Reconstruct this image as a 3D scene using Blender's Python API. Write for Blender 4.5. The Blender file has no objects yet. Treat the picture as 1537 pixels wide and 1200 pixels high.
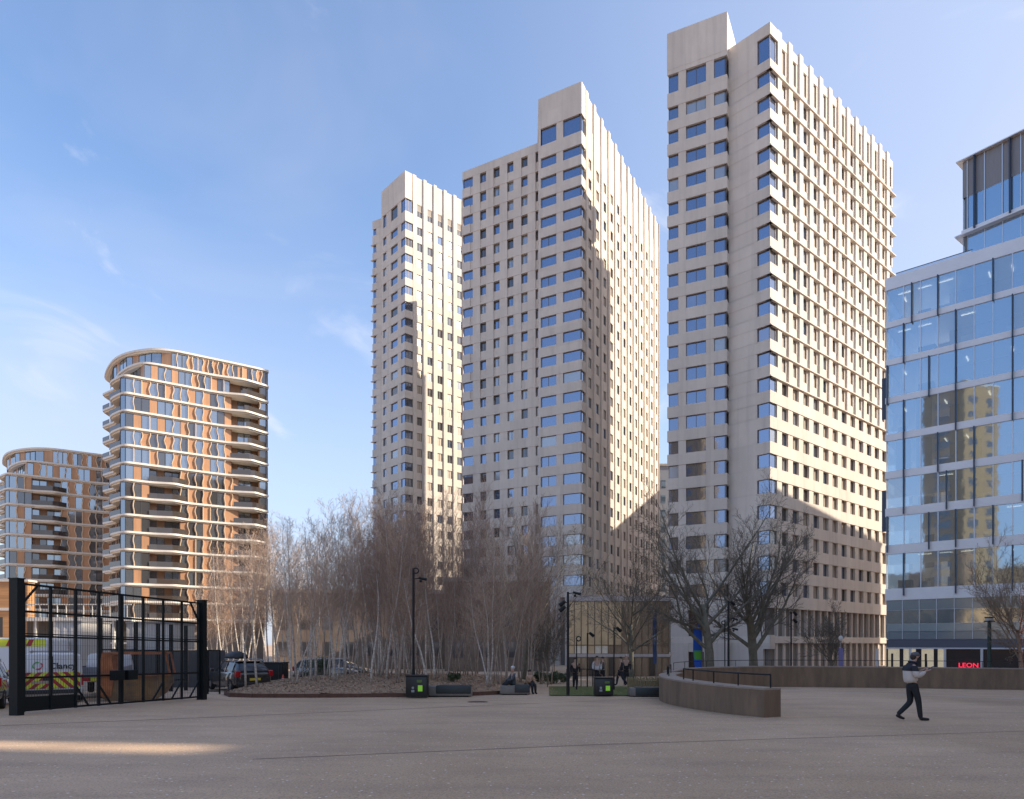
import bpy, bmesh, math, random
from mathutils import Vector, Matrix
R = math.radians
sc = bpy.context.scene
# ------------------------------------------------------------------ camera, sky, sun, exposure
EYE = 1.6
F_PX, CX, HZ = 1035.0, 768.5, 967.0          # focal length, principal column and horizon row in photo pixels
cam_d = bpy.data.cameras.new("camera"); cam = bpy.data.objects.new("camera", cam_d)
sc.collection.objects.link(cam); sc.camera = cam
cam.location = (0, 0, EYE); cam.rotation_euler = (R(90), 0, 0)
cam_d.sensor_width = 36; cam_d.lens = 36 * F_PX / 1537; cam_d.shift_y = (HZ - 600) / 1537
cam_d.clip_start = 0.1; cam_d.clip_end = 6000
SUN_AZ, SUN_EL = 98.0, 30.0                    # clockwise from +Y, above the horizon
sc.view_settings.view_transform = 'Standard'; sc.view_settings.look = 'None'
sc.view_settings.exposure = 1.33; sc.view_settings.gamma = 1
sun_d = bpy.data.lights.new("sun", 'SUN'); sun = bpy.data.objects.new("sun", sun_d)
sc.collection.objects.link(sun)
sun_d.energy = 2.8; sun_d.angle = R(0.5); sun_d.color = (1.0, 0.87, 0.70)
sd = Vector((math.sin(R(SUN_AZ)) * math.cos(R(SUN_EL)), math.cos(R(SUN_AZ)) * math.cos(R(SUN_EL)), math.sin(R(SUN_EL))))
sun.rotation_euler = sd.to_track_quat('Z', 'Y').to_euler(); sun.location = (60, -20, 80)
world = bpy.data.worlds.new("World"); sc.world = world; world.use_nodes = True
wn = world.node_tree; wn.nodes.clear()
def WN(t, **k):
    n = wn.nodes.new(t)
    for a, b in k.items(): setattr(n, a, b)
    return n
sky = WN('ShaderNodeTexSky', sky_type='NISHITA', sun_disc=False, sun_elevation=R(SUN_EL), sun_rotation=R(SUN_AZ),
         altitude=0, air_density=1.0, dust_density=1.2, ozone_density=4.0)
tc = WN('ShaderNodeTexCoord')
def wnoise(scl, scale, detail, lo, hi, dist=0.0, loc=(0, 0, 0)):
    mp = WN('ShaderNodeMapping'); mp.inputs['Scale'].default_value = scl; mp.inputs['Location'].default_value = loc
    wn.links.new(tc.outputs['Generated'], mp.inputs['Vector'])
    nz = WN('ShaderNodeTexNoise'); nz.inputs['Scale'].default_value = scale; nz.inputs['Detail'].default_value = detail
    nz.inputs['Distortion'].default_value = dist; nz.inputs['Roughness'].default_value = .55
    wn.links.new(mp.outputs[0], nz.inputs['Vector'])
    mr = WN('ShaderNodeMapRange', interpolation_type='SMOOTHSTEP'); mr.inputs['From Min'].default_value = lo; mr.inputs['From Max'].default_value = hi
    wn.links.new(nz.outputs['Fac'], mr.inputs['Value']); return mr.outputs[0]
c1 = wnoise((1, 1, 2.2), 1.3, 5, .42, .80, .6, (3.1, .4, 1.2))       # broad thin veil
c2 = wnoise((1.0, 1, 1.6), 4.2, 7, .57, .74, .9, (5.3, 1.2, 2.7))      # small wisps
ma = WN('ShaderNodeMath', operation='MULTIPLY'); ma.inputs[1].default_value = .30; wn.links.new(c1, ma.inputs[0])
mb = WN('ShaderNodeMath', operation='MULTIPLY'); mb.inputs[1].default_value = .55; wn.links.new(c2, mb.inputs[0])
mc0 = ma
sx = WN('ShaderNodeSeparateXYZ'); wn.links.new(tc.outputs['Generated'], sx.inputs[0])
hz_ = WN('ShaderNodeMapRange', interpolation_type='SMOOTHSTEP'); hz_.inputs[1].default_value = .62; hz_.inputs[2].default_value = .02; hz_.inputs[3].default_value = 0; hz_.inputs[4].default_value = .70
wn.links.new(sx.outputs[2], hz_.inputs[0])                      # thin high veil thickens towards the horizon
sr = WN('ShaderNodeMapRange', interpolation_type='SMOOTHSTEP'); sr.inputs[1].default_value = -.35; sr.inputs[2].default_value = .85; sr.inputs[3].default_value = 0; sr.inputs[4].default_value = .74
wn.links.new(sx.outputs[0], sr.inputs[0])                       # and towards the sun's side
mx1 = WN('ShaderNodeMath', operation='MAXIMUM'); wn.links.new(hz_.outputs[0], mx1.inputs[0]); wn.links.new(sr.outputs[0], mx1.inputs[1])
mc = WN('ShaderNodeMath', operation='ADD', use_clamp=True); wn.links.new(mx1.outputs[0], mc.inputs[0]); wn.links.new(mc0.outputs[0], mc.inputs[1])
mix = WN('ShaderNodeMix', data_type='RGBA'); wn.links.new(mc.outputs[0], mix.inputs['Factor'])
wn.links.new(sky.outputs[0], mix.inputs[6]); mix.inputs[7].default_value = (2.45, 2.6, 3.15, 1)
mix2 = WN('ShaderNodeMix', data_type='RGBA'); wn.links.new(mb.outputs[0], mix2.inputs['Factor']); wn.links.new(mix.outputs[2], mix2.inputs[6]); mix2.inputs[7].default_value = (3.2, 3.3, 3.7, 1)
bg = WN('ShaderNodeBackground'); bg.inputs['Strength'].default_value = .12
out = WN('ShaderNodeOutputWorld'); wn.links.new(mix2.outputs[2], bg.inputs['Color']); wn.links.new(bg.outputs[0], out.inputs[0])

# ------------------------------------------------------------------ helpers
def px(p, Y): return (p - CX) / F_PX * Y                 # photo column -> X at depth Y
def gz(y): return -0.0203 * max(-30.0, min(y, 90.0))     # the ground falls away gently from the camera
def gY(py): return 1656.0 / (py - 988.0)                 # photo row of a ground point -> depth
_m = {}
def mat(name, col, rough=.6, metal=0.0, var=.0, vs=3.0, bump=0.0, bs=20.0, spec=.5, emit=None, es=1.0, col2=None, coat=0, stretch=(1, 1, 1)):
    if name in _m: return _m[name]
    m = bpy.data.materials.new(name); m.use_nodes = True; nt = m.node_tree; b = nt.nodes['Principled BSDF']
    b.inputs['Base Color'].default_value = (*col, 1); b.inputs['Roughness'].default_value = rough
    b.inputs['Metallic'].default_value = metal; b.inputs['Specular IOR Level'].default_value = spec
    b.inputs['Coat Weight'].default_value = coat
    if emit: b.inputs['Emission Color'].default_value = (*emit, 1); b.inputs['Emission Strength'].default_value = es
    if var or bump:
        t = nt.nodes.new('ShaderNodeTexCoord'); mp = nt.nodes.new('ShaderNodeMapping'); mp.inputs['Scale'].default_value = stretch
        nt.links.new(t.outputs['Object'], mp.inputs[0])
    if var:
        n = nt.nodes.new('ShaderNodeTexNoise'); n.inputs['Scale'].default_value = vs; n.inputs['Detail'].default_value = 7; n.inputs['Roughness'].default_value = .65
        nt.links.new(mp.outputs[0], n.inputs['Vector'])
        r = nt.nodes.new('ShaderNodeMapRange'); r.inputs['From Min'].default_value = .3; r.inputs['From Max'].default_value = .7
        nt.links.new(n.outputs['Fac'], r.inputs['Value'])
        x = nt.nodes.new('ShaderNodeMix'); x.data_type = 'RGBA'
        a = col2 if col2 else tuple(c * (1 - var) for c in col)
        x.inputs[6].default_value = (*a, 1); x.inputs[7].default_value = (*(tuple(min(1, c * (1 + var * .5)) for c in col) if not col2 else col), 1)
        nt.links.new(r.outputs[0], x.inputs['Factor']); nt.links.new(x.outputs[2], b.inputs['Base Color'])
    if bump:
        n2 = nt.nodes.new('ShaderNodeTexNoise'); n2.inputs['Scale'].default_value = bs; n2.inputs['Detail'].default_value = 4
        nt.links.new(mp.outputs[0], n2.inputs['Vector'])
        bp = nt.nodes.new('ShaderNodeBump'); bp.inputs['Strength'].default_value = bump; bp.inputs['Distance'].default_value = .03
        nt.links.new(n2.outputs['Fac'], bp.inputs['Height']); nt.links.new(bp.outputs[0], b.inputs['Normal'])
    _m[name] = m; return m

class MB:
    def __init__(s): s.v = []; s.f = []; s.m = []
    def quad(s, a, b, c, d, m=0):
        i = len(s.v); s.v += [tuple(a), tuple(b), tuple(c), tuple(d)]; s.f.append((i, i+1, i+2, i+3)); s.m.append(m)
    def obb(s, o, ex, ey, ez, m=0):
        o = Vector(o); ex = Vector(ex); ey = Vector(ey); ez = Vector(ez)
        if ex.cross(ey).dot(ez) < 0: ex, ey = ey, ex
        i = len(s.v)
        for k in range(8): s.v.append(tuple(o + (ex if k & 1 else Vector()) + (ey if k & 2 else Vector()) + (ez if k & 4 else Vector())))
        for q in ((0,2,3,1),(4,5,7,6),(0,1,5,4),(2,6,7,3),(0,4,6,2),(1,3,7,5)):
            s.f.append(tuple(i + j for j in q)); s.m.append(m)
    def box(s, x0, x1, y0, y1, z0, z1, m=0): s.obb((x0, y0, z0), (x1-x0, 0, 0), (0, y1-y0, 0), (0, 0, z1-z0), m)
    def prism(s, poly, z0, z1, m=0, mb=None):
        a = sum(poly[i][0]*poly[(i+1) % len(poly)][1] - poly[(i+1) % len(poly)][0]*poly[i][1] for i in range(len(poly)))
        if a < 0: poly = poly[::-1]
        n = len(poly); i = len(s.v)
        s.v += [(p[0], p[1], z0) for p in poly] + [(p[0], p[1], z1) for p in poly]
        for k in range(n): s.f.append((i+k, i+(k+1) % n, i+n+(k+1) % n, i+n+k)); s.m.append(m)
        s.f.append(tuple(i+n+k for k in range(n))); s.m.append(m)
        s.f.append(tuple(i+n-1-k for k in range(n))); s.m.append(m if mb is None else mb)
    def prof(s, poly, axis_o, ax, ay, az, ln, m=0):
        """polygon in the (ax, ay) plane pushed ln along az"""
        o = Vector(axis_o); ax = Vector(ax); ay = Vector(ay); az = Vector(az); n = len(poly); i = len(s.v)
        for d in (0, ln): s.v += [tuple(o + ax*p[0] + ay*p[1] + az*d) for p in poly]
        for k in range(n): s.f.append((i+k, i+(k+1) % n, i+n+(k+1) % n, i+n+k)); s.m.append(m)
        s.f.append(tuple(i+n+k for k in range(n))); s.m.append(m); s.f.append(tuple(i+n-1-k for k in range(n))); s.m.append(m)
    def tube(s, pts, rad, n=6, m=0, cap=True):
        pts = [Vector(p) for p in pts]; k = len(pts)
        if not isinstance(rad, (list, tuple)): rad = [rad]*k
        i = len(s.v); up = None
        for j, p in enumerate(pts):
            t = (pts[min(j+1, k-1)] - pts[max(j-1, 0)]); t = t.normalized() if t.length > 1e-9 else Vector((0, 0, 1))
            if up is None: up = t.orthogonal().normalized()
            else:
                up = up - t*up.dot(t); up = up.normalized() if up.length > 1e-6 else t.orthogonal().normalized()
            w = t.cross(up)
            for q in range(n):
                a = 2*math.pi*q/n; s.v.append(tuple(p + (up*math.cos(a) + w*math.sin(a))*rad[j]))
        for j in range(k-1):
            for q in range(n):
                s.f.append((i+j*n+q, i+j*n+(q+1) % n, i+(j+1)*n+(q+1) % n, i+(j+1)*n+q)); s.m.append(m)
        if cap:
            s.f.append(tuple(i+n-1-q for q in range(n))); s.m.append(m)
            s.f.append(tuple(i+(k-1)*n+q for q in range(n))); s.m.append(m)
    def cyl(s, p, r, h, n=12, m=0, r2=None): s.tube([p, (p[0], p[1], p[2]+h)], [r, r if r2 is None else r2], n, m)
    def ball(s, c, r, m=0, nu=10, nv=7, sx=1, sy=1, sz=1):
        i = len(s.v)
        for a in range(nv+1):
            th = math.pi*a/nv
            for b in range(nu):
                ph = 2*math.pi*b/nu; s.v.append((c[0]+r*sx*math.sin(th)*math.cos(ph), c[1]+r*sy*math.sin(th)*math.sin(ph), c[2]+r*sz*math.cos(th)))
        for a in range(nv):
            for b in range(nu):
                s.f.append((i+a*nu+b, i+(a+1)*nu+b, i+(a+1)*nu+(b+1) % nu, i+a*nu+(b+1) % nu)); s.m.append(m)
    def build(s, name, mats, parent=None, tau=None, smooth=False):
        v = s.v
        if tau is not None: v = [(x*tau, y*tau, EYE + z*tau) for x, y, z in v]
        if parent is not None and parent.get('_abs'):
            L = parent.location if not parent.get('_off') else Vector(parent['_off']); v = [(x-L[0], y-L[1], z-L[2]) for x, y, z in v]
        me = bpy.data.meshes.new(name); me.from_pydata(v, [], s.f)
        for mm in (mats if isinstance(mats, (list, tuple)) else [mats]): me.materials.append(mm)
        if len(me.materials) > 1: me.polygons.foreach_set('material_index', s.m)
        if smooth: me.polygons.foreach_set('use_smooth', [True]*len(me.polygons))
        me.update(); o = bpy.data.objects.new(name, me); sc.collection.objects.link(o)
        if parent is not None: o.parent = parent
        return o
def thing(name, label, cat, loc=(0, 0, 0), rz=0.0, group=None, absolute=False):
    o = bpy.data.objects.new(name, None); sc.collection.objects.link(o); o.empty_display_size = .3
    o.location = loc; o.rotation_euler = (0, 0, rz); o['label'] = label; o['category'] = cat
    if group: o['group'] = group
    if absolute: o['_abs'] = 1
    return o
def tag(o, label, cat, group=None):
    o['label'] = label; o['category'] = cat
    if group: o['group'] = group
    return o
def struct(o): o['kind'] = 'structure'; return o
def stuff(o): o['kind'] = 'stuff'; return o
def dup(root, loc, rz, label=None, scale=None, group=None):
    def cp(o, par):
        c = o.copy(); sc.collection.objects.link(c); c.parent = par
        for ch in [x for x in sc.collection.objects if x.parent == o]: cp(ch, c)
        return c
    r = cp(root, None); r.location = loc; r.rotation_euler = (0, 0, rz)
    if scale: r.scale = (scale,)*3 if not isinstance(scale, tuple) else scale
    if label: r['label'] = label
    if group: r['group'] = group
    return r
def text(body, size, material, extrude=.004, bold=0.0):
    cu = bpy.data.curves.new('lettering', 'FONT'); cu.body = body; cu.size = size; cu.extrude = extrude; cu.offset = bold
    cu.align_x = 'CENTER'; cu.align_y = 'CENTER'; cu.resolution_u = 3
    t = bpy.data.objects.new('tmp', cu); sc.collection.objects.link(t); bpy.context.view_layer.update()
    me = bpy.data.meshes.new_from_object(t); bpy.data.objects.remove(t); me.materials.clear(); me.materials.append(material)
    o = bpy.data.objects.new('lettering', me); sc.collection.objects.link(o); return o
def inset(poly, ds):
    """move every edge i (poly[i]->poly[i+1]) by ds[i]; positive = outwards. poly counter-clockwise"""
    n = len(poly); ds = ds if isinstance(ds, (list, tuple)) else [ds]*n; L = []
    for i in range(n):
        a = Vector(poly[i]).to_2d(); b = Vector(poly[(i+1) % n]).to_2d(); t = (b-a).normalized(); nn = Vector((t.y, -t.x)); L.append((a+nn*ds[i], t))
    out = []
    for i in range(n):
        (p, t), (q, w) = L[i-1], L[i]; den = t.x*w.y - t.y*w.x
        if abs(den) < 1e-4: out.append(tuple(q)); continue
        k = ((q.x-p.x)*w.y - (q.y-p.y)*w.x)/den; out.append((p.x+t.x*k, p.y+t.y*k))
    return out
class Face:
    """a facade plane from A to B (ground plan), n pointing outwards"""
    def __init__(s, A, B):
        s.A = Vector((A[0], A[1], 0)); s.B = Vector((B[0], B[1], 0)); s.L = (s.B-s.A).length; s.u = (s.B-s.A).normalized(); s.n = Vector((s.u.y, -s.u.x, 0))
    def box(s, mb, s0, s1, z0, z1, d0, d1, m=0):
        o = s.A + s.u*s0 + s.n*d0; o.z = z0; mb.obb(o, s.u*(s1-s0), s.n*(d1-d0), (0, 0, z1-z0), m)
    def pt(s, a, z, d): p = s.A + s.u*a + s.n*d; p.z = z; return p
class Wins:
    def __init__(s): s.r = []
    def add(s, face, s0, s1, z0, z1, d, mull=0, m=0, fr=.06): s.r.append((face, s0, s1, z0, z1, d, mull, m, fr))
    def geo(s, mb, r):
        fc, s0, s1, z0, z1, d, mull, m, fr = r
        mb.quad(fc.pt(s0, z0, d), fc.pt(s1, z0, d), fc.pt(s1, z1, d), fc.pt(s0, z1, d), m)
        for a, b in ((s0, s0+fr), (s1-fr, s1)): fc.box(mb, a, b, z0, z1, d+.004, d+.05, 3)
        for a, b in ((z0, z0+fr), (z1-fr, z1)): fc.box(mb, s0+fr, s1-fr, a, b, d+.004, d+.047, 3)
        for k in range(mull):
            c = s0 + (s1-s0)*(k+1)/(mull+1); fc.box(mb, c-fr*.45, c+fr*.45, z0+fr, z1-fr, d+.004, d+.044, 3)
    def build(s, mats, parent, tau, cap=99, name='window', rest='window_rows'):
        def area(r):
            fc, s0, s1, z0, z1 = r[:5]; a = fc.pt(s0, z0, 0); b = fc.pt(s1, z1, 0)
            if a.y < 1 or b.y < 1: return 0
            pa = CX + a.x/a.y*F_PX; pb = CX + b.x/b.y*F_PX
            if max(pa, pb) < 0 or min(pa, pb) > 1537: return 0
            v = -1 if fc.n.dot((a+b)/2) > 0 else 1
            return v*abs(pb-pa)*(z1-z0)/a.y if min(z0, z1) > 7 else v*.1*abs(pb-pa)*(z1-z0)/a.y
        rs = sorted(s.r, key=area, reverse=True)
        for r in rs[:cap]:
            mb = MB(); s.geo(mb, r); mb.build(name, mats, parent, tau)
        if rs[cap:]:
            mb = MB()
            for r in rs[cap:]: s.geo(mb, r)
            stuff(mb.build(rest, mats, parent, tau))
# ------------------------------------------------------------------ materials
def glass_mat(name, col, metal=.85, rough=.04, base2=None):
    m = mat(name, col, rough, metal, spec=.8)
    nt = m.node_tree; b = nt.nodes['Principled BSDF']; t = nt.nodes.new('ShaderNodeTexCoord')
    n = nt.nodes.new('ShaderNodeTexNoise'); n.inputs['Scale'].default_value = .9; n.inputs['Detail'].default_value = 2
    nt.links.new(t.outputs['Object'], n.inputs['Vector'])
    bp = nt.nodes.new('ShaderNodeBump'); bp.inputs['Strength'].default_value = .05; bp.inputs['Distance'].default_value = .05
    nt.links.new(n.outputs['Fac'], bp.inputs['Height']); nt.links.new(bp.outputs[0], b.inputs['Normal']); return m
def concrete(name, col):
    m = mat(name, col, .85, var=.12, vs=.22, bump=.15, bs=6, stretch=(1, 1, .5)); nt = m.node_tree; b = nt.nodes['Principled BSDF']
    N = nt.nodes.new; L = nt.links.new; src = b.inputs['Base Color'].links[0].from_socket; t = N('ShaderNodeTexCoord')
    mp = N('ShaderNodeMapping'); mp.inputs['Scale'].default_value = (.37, .37, .31); L(t.outputs['Object'], mp.inputs[0])
    fl = N('ShaderNodeVectorMath'); fl.operation = 'FLOOR'; L(mp.outputs[0], fl.inputs[0]); wn_ = N('ShaderNodeTexWhiteNoise'); wn_.noise_dimensions = '3D'; L(fl.outputs[0], wn_.inputs[0])
    r = N('ShaderNodeMapRange'); r.inputs[3].default_value = .955; r.inputs[4].default_value = 1.03; L(wn_.outputs[0], r.inputs[0])       # cast panels differ a little in tone
    m2 = N('ShaderNodeMapping'); m2.inputs['Scale'].default_value = (1.6, 1.6, .07); L(t.outputs['Object'], m2.inputs[0])
    n = N('ShaderNodeTexNoise'); n.inputs['Scale'].default_value = 1.0; n.inputs['Detail'].default_value = 5; L(m2.outputs[0], n.inputs['Vector'])
    q = N('ShaderNodeMapRange'); q.inputs[1].default_value = .5; q.inputs[2].default_value = .78; q.inputs[3].default_value = 1; q.inputs[4].default_value = .87; L(n.outputs['Fac'], q.inputs[0])   # rain streaks
    mu = N('ShaderNodeMath'); mu.operation = 'MULTIPLY'; L(r.outputs[0], mu.inputs[0]); L(q.outputs[0], mu.inputs[1])
    vm = N('ShaderNodeVectorMath'); vm.operation = 'SCALE'; L(src, vm.inputs[0]); L(mu.outputs[0], vm.inputs['Scale']); L(vm.outputs[0], b.inputs['Base Color']); return m
M_CONC = concrete('pale_concrete', (.68, .605, .525))
M_CONC2 = concrete('pale_concrete_panel', (.62, .545, .475))
M_CORE = mat('inner_wall', (.20, .18, .16), .9)
M_GL = glass_mat('window_glass', (.25, .31, .43))
M_GLB = glass_mat('window_glass_with_blind', (.42, .44, .47), .55, .12)
M_GLD = glass_mat('window_glass_dark', (.17, .17, .18), .7, .06)
M_FR = mat('bronze_frame', (.16, .13, .11), .45, .4)
GM = [M_GL, M_GLB, M_GLD, M_FR]
M_TAN = glass_mat('window_glass_tan_reflection', (.52, .455, .38), .25, .2)  # reflected buildings and reveals put into the pane colour as tan
M_BLIND = mat('louvre_panel', (.30, .27, .235), .7, var=.1, vs=3, stretch=(.2, .2, 14))
# ------------------------------------------------------------------ ground
def ground_mat():
    m = bpy.data.materials.new('resin_bound_paving'); m.use_nodes = True; nt = m.node_tree; b = nt.nodes['Principled BSDF']
    N = nt.nodes.new; L = nt.links.new; t = N('ShaderNodeTexCoord')
    def nz(s, d, st=(1, 1, 1)):
        mp = N('ShaderNodeMapping'); mp.inputs['Scale'].default_value = st; L(t.outputs['Object'], mp.inputs[0])
        n = N('ShaderNodeTexNoise'); n.inputs['Scale'].default_value = s; n.inputs['Detail'].default_value = d; n.inputs['Roughness'].default_value = .6; L(mp.outputs[0], n.inputs['Vector']); return n.outputs['Fac']
    def rng(x, a, b_, c, d):
        r = N('ShaderNodeMapRange'); r.inputs[1].default_value = a; r.inputs[2].default_value = b_; r.inputs[3].default_value = c; r.inputs[4].default_value = d; L(x, r.inputs[0]); return r.outputs[0]
    def mix(f, a, c):
        x = N('ShaderNodeMix'); x.data_type = 'RGBA'; L(f, x.inputs['Factor'])
        for v, i in ((a, 6), (c, 7)):
            if isinstance(v, tuple): x.inputs[i].default_value = (*v, 1)
            else: L(v, x.inputs[i])
        return x.outputs[2]
    c = mix(rng(nz(.16, 7, (1, .35, 1)), .38, .62, 0, 1), (.53, .355, .213), (.68, .475, .305))
    c = mix(rng(nz(1.1, 6, (.35, 1, 1)), .42, .72, 0, .55), c, (.34, .235, .155))
    c = mix(rng(nz(40, 3), .45, .70, 0, .75), c, (.22, .155, .12))
    v = N('ShaderNodeTexVoronoi'); v.inputs['Scale'].default_value = 17; L(t.outputs['Object'], v.inputs['Vector'])
    w = N('ShaderNodeTexVoronoi'); w.inputs['Scale'].default_value = 6.5; L(t.outputs['Object'], w.inputs['Vector'])
    c = mix(rng(v.outputs['Distance'], .13, .20, .9, 0), c, (.62, .48, .38))
    c = mix(rng(w.outputs['Distance'], .09, .13, 1.0, 0), c, (.85, .76, .66))
    L(c, b.inputs['Base Color']); b.inputs['Roughness'].default_value = .82
    bp = N('ShaderNodeBump'); bp.inputs['Strength'].default_value = .4; bp.inputs['Distance'].default_value = .01
    L(nz(55, 3), bp.inputs['Height']); L(bp.outputs[0], b.inputs['Normal']); return m
M_GROUND = ground_mat()
mb = MB()
ys = [-1500, -30, 0, 10, 20, 40, 60, 90, 200, 3000]
for i in range(len(ys)-1):
    a, b = ys[i], ys[i+1]; mb.quad((-3000, a, gz(a)), (3000, a, gz(a)), (3000, b, gz(b)), (-3000, b, gz(b)))
struct(mb.build('ground', M_GROUND))
def strip(pts, w, up, name, m):
    mb = MB()
    for i in range(len(pts)-1):
        a = Vector((*pts[i], 0)); b = Vector((*pts[i+1], 0)); t = (b-a).normalized(); n = Vector((-t.y, t.x, 0))*w/2
        q = [a-n, b-n, b+n, a+n]
        if (q[1]-q[0]).cross(q[3]-q[0]).z < 0: q = q[::-1]
        mb.quad(*[(p.x, p.y, gz(p.y)+up) for p in q])
    return struct(mb.build(name, m))
def gp(p, py): Y = gY(py); return (px(p, Y), Y)
M_JOINT = mat('dark_joint', (.115, .092, .08), .9)
M_PALE = mat('pale_stone_strip', (.60, .53, .47), .8, var=.25, vs=4)
strip([gp(-60, 1092), gp(300, 1078), gp(620, 1064), gp(1000, 1048)], .07, .004, 'paving_joint', M_JOINT)
strip([gp(380, 1140), gp(900, 1118), gp(1600, 1096)], .03, .004, 'paving_joint', M_JOINT)
strip([gp(1178, 1037), gp(1300, 1040.5), gp(1420, 1045), gp(1620, 1053)], .22, .004, 'paving_strip', M_PALE)
strip([gp(705, 1046.5), gp(850, 1047), gp(1006, 1047.5)], .16, .004, 'paving_strip', M_PALE)
strip([gp(308, 1048), gp(345, 1052), gp(700, 1056)], .03, .004, 'paving_joint', M_JOINT)
mhc = MB(); q_ = gp(717, 1054); mhc.cyl((q_[0], q_[1], gz(q_[1])-.02), .38, .026, 24); mhc.cyl((q_[0], q_[1], gz(q_[1])-.02), .30, .029, 24)
tag(mhc.build('manhole_cover', mat('cast_iron', (.09, .075, .065), .6, .5)), 'small round dark iron manhole cover set in the paving before the benches', 'manhole cover')
# lawn
M_GRASS = mat('lawn_turf', (.17, .18, .07), .9, var=.3, vs=2.0)
mb = MB(); L0, L1 = 29.0, 38.0
for i in range(10):
    for j in range(30):
        y0 = L0+(L1-L0)*i/10; y1 = L0+(L1-L0)*(i+1)/10; x0 = 1.6+j*.55; x1 = x0+.55
        if x0 < px(824, y0) or x0 > px(1012, y0): continue
        mb.quad(*[(x, y, gz(y)+.03) for x, y in ((x0, y0), (x1, y0), (x1, y1), (x0, y1))])
struct(mb.build('lawn', M_GRASS))
rn = random.Random(5); mb = MB()
for i in range(26000):
    y = rn.uniform(29, 38); x = rn.uniform(px(824, y), px(1012, y)); h = rn.uniform(.02, .05); a = rn.uniform(0, 6.28); w = .008
    z = gz(y)+.028; c, s = math.cos(a)*w, math.sin(a)*w
    i0 = len(mb.v); mb.v += [(x-c, y-s, z), (x+c, y+s, z), (x+rn.uniform(-.03, .03), y+rn.uniform(-.03, .03), z+h)]; mb.f.append((i0, i0+1, i0+2)); mb.m.append(0)
tag(stuff(mb.build('lawn_grass', mat('grass_blades', (.22, .235, .095), .8))), 'short green grass of the lawn beyond the plaza', 'grass')
# mulch bed with its steel edging
bed = [gp(338, 1043.5), gp(346, 1046.5), gp(380, 1047.5), gp(480, 1047.5), gp(608, 1046.6), gp(700, 1045), gp(745, 1043), gp(775, 1040)]
bed += [(.5, 36), (1.2, 42), (.8, 50), (-6, 52), (-12, 49), (-14.5, 43), (-14.4, 38), (-13.4, 33)]
def in_poly(x, y, P):
    c = False; n = len(P); j = n-1
    for i in range(n):
        if (P[i][1] > y) != (P[j][1] > y) and x < (P[j][0]-P[i][0])*(y-P[i][1])/(P[j][1]-P[i][1])+P[i][0]: c = not c
        j = i
    return c
def edist(x, y, P):
    d = 1e9
    for i in range(len(P)):
        a = Vector(P[i]); b = Vector(P[(i+1) % len(P)]); p = Vector((x, y)); t = max(0, min(1, (p-a).dot(b-a)/(b-a).length_squared)); d = min(d, (p-a-(b-a)*t).length)
    return d
def bed_z(x, y):
    d = edist(x, y, bed); return gz(y)+.10+.55*(1-math.exp(-d/2.2))+.05*math.sin(x*1.7)*math.sin(y*1.3)
M_MULCH = mat('bark_mulch', (.44, .285, .18), .95, var=.55, vs=14, bump=1.0, bs=30)
bm = MB(); nx, ny = 80, 100; idx = {}
for i in range(nx+1):
    for j in range(ny+1):
        x = -15+17*i/nx; y = 27.6+25*j/ny
        if in_poly(x, y, bed): idx[i, j] = len(bm.v); bm.v.append((x, y, bed_z(x, y)+rn.uniform(-.015, .015)))
for i in range(nx):
    for j in range(ny):
        k = [(i, j), (i+1, j), (i+1, j+1), (i, j+1)]
        if all(q in idx for q in k): bm.f.append(tuple(idx[q] for q in k)); bm.m.append(0)
struct(bm.build('mulch_bed', M_MULCH, smooth=True))
mb = MB(); mb.prism([tuple(p) for p in bed], gz(40)-.6, gz(28.5)+.06); mb.v = [(x, y, (gz(y)+.09 if z > gz(40) else z)) for x, y, z in mb.v]
struct(mb.build('mulch_ground', M_MULCH))
mb = MB()
for i in range(26000):
    x = rn.uniform(-14.5, 1.5); y = rn.uniform(28, 42)
    if not in_poly(x, y, bed): continue
    z = bed_z(x, y); a = rn.uniform(0, 6.28); l = rn.uniform(.02, .06); w = rn.uniform(.008, .02); t = rn.uniform(-.4, .4)
    e = Vector((math.cos(a), math.sin(a), t)).normalized()*l; g = Vector((-math.sin(a), math.cos(a), rn.uniform(-.3, .3)))*w; o = Vector((x, y, z+.015))
    mb.quad(o-e-g, o+e-g, o+e+g, o-e+g, rn.choice((0, 0, 1, 2)))
tag(stuff(mb.build('bark_chips', [mat('chip_brown', (.38, .24, .15), .9), mat('chip_pale', (.60, .44, .29), .9), mat('chip_dark', (.14, .09, .06), .9)])), 'loose bark chips scattered over the birch bed', 'bark chips')
M_CORTEN = mat('weathered_steel', (.13, .065, .045), .8, var=.3, vs=6)
mb = MB(); P = [Vector((*p, 0)) for p in bed]
for i in range(len(P)):
    a, b = P[i], P[(i+1) % len(P)]; t = (b-a); n = Vector((t.y, -t.x, 0)).normalized()*.05
    for d in (0,): mb.obb((a.x, a.y, gz(a.y)-.1), (t.x, t.y, gz(b.y)-gz(a.y)), n, (0, 0, .26))
tag(mb.build('bed_edging', M_CORTEN), 'low rusty brown steel edging around the mulch bed of birches', 'edging')

# ------------------------------------------------------------------ the three pale towers
# --- right tower
T3 = 1.05
def pal(face, mb, s0, s1, z0, z1, d0=-.62, d1=-.05): face.box(mb, s0, s1, z0-.05, z1+.05, d0, d1)
Q0 = (20.1, 89.3); Q1 = (26.85, 86.1); Pp = (27.75, 87.55); C = (31.1, 83.07); E = (59.2, 106.8); E2 = (47, 122); G_ = (38.0, 112.2)
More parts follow.
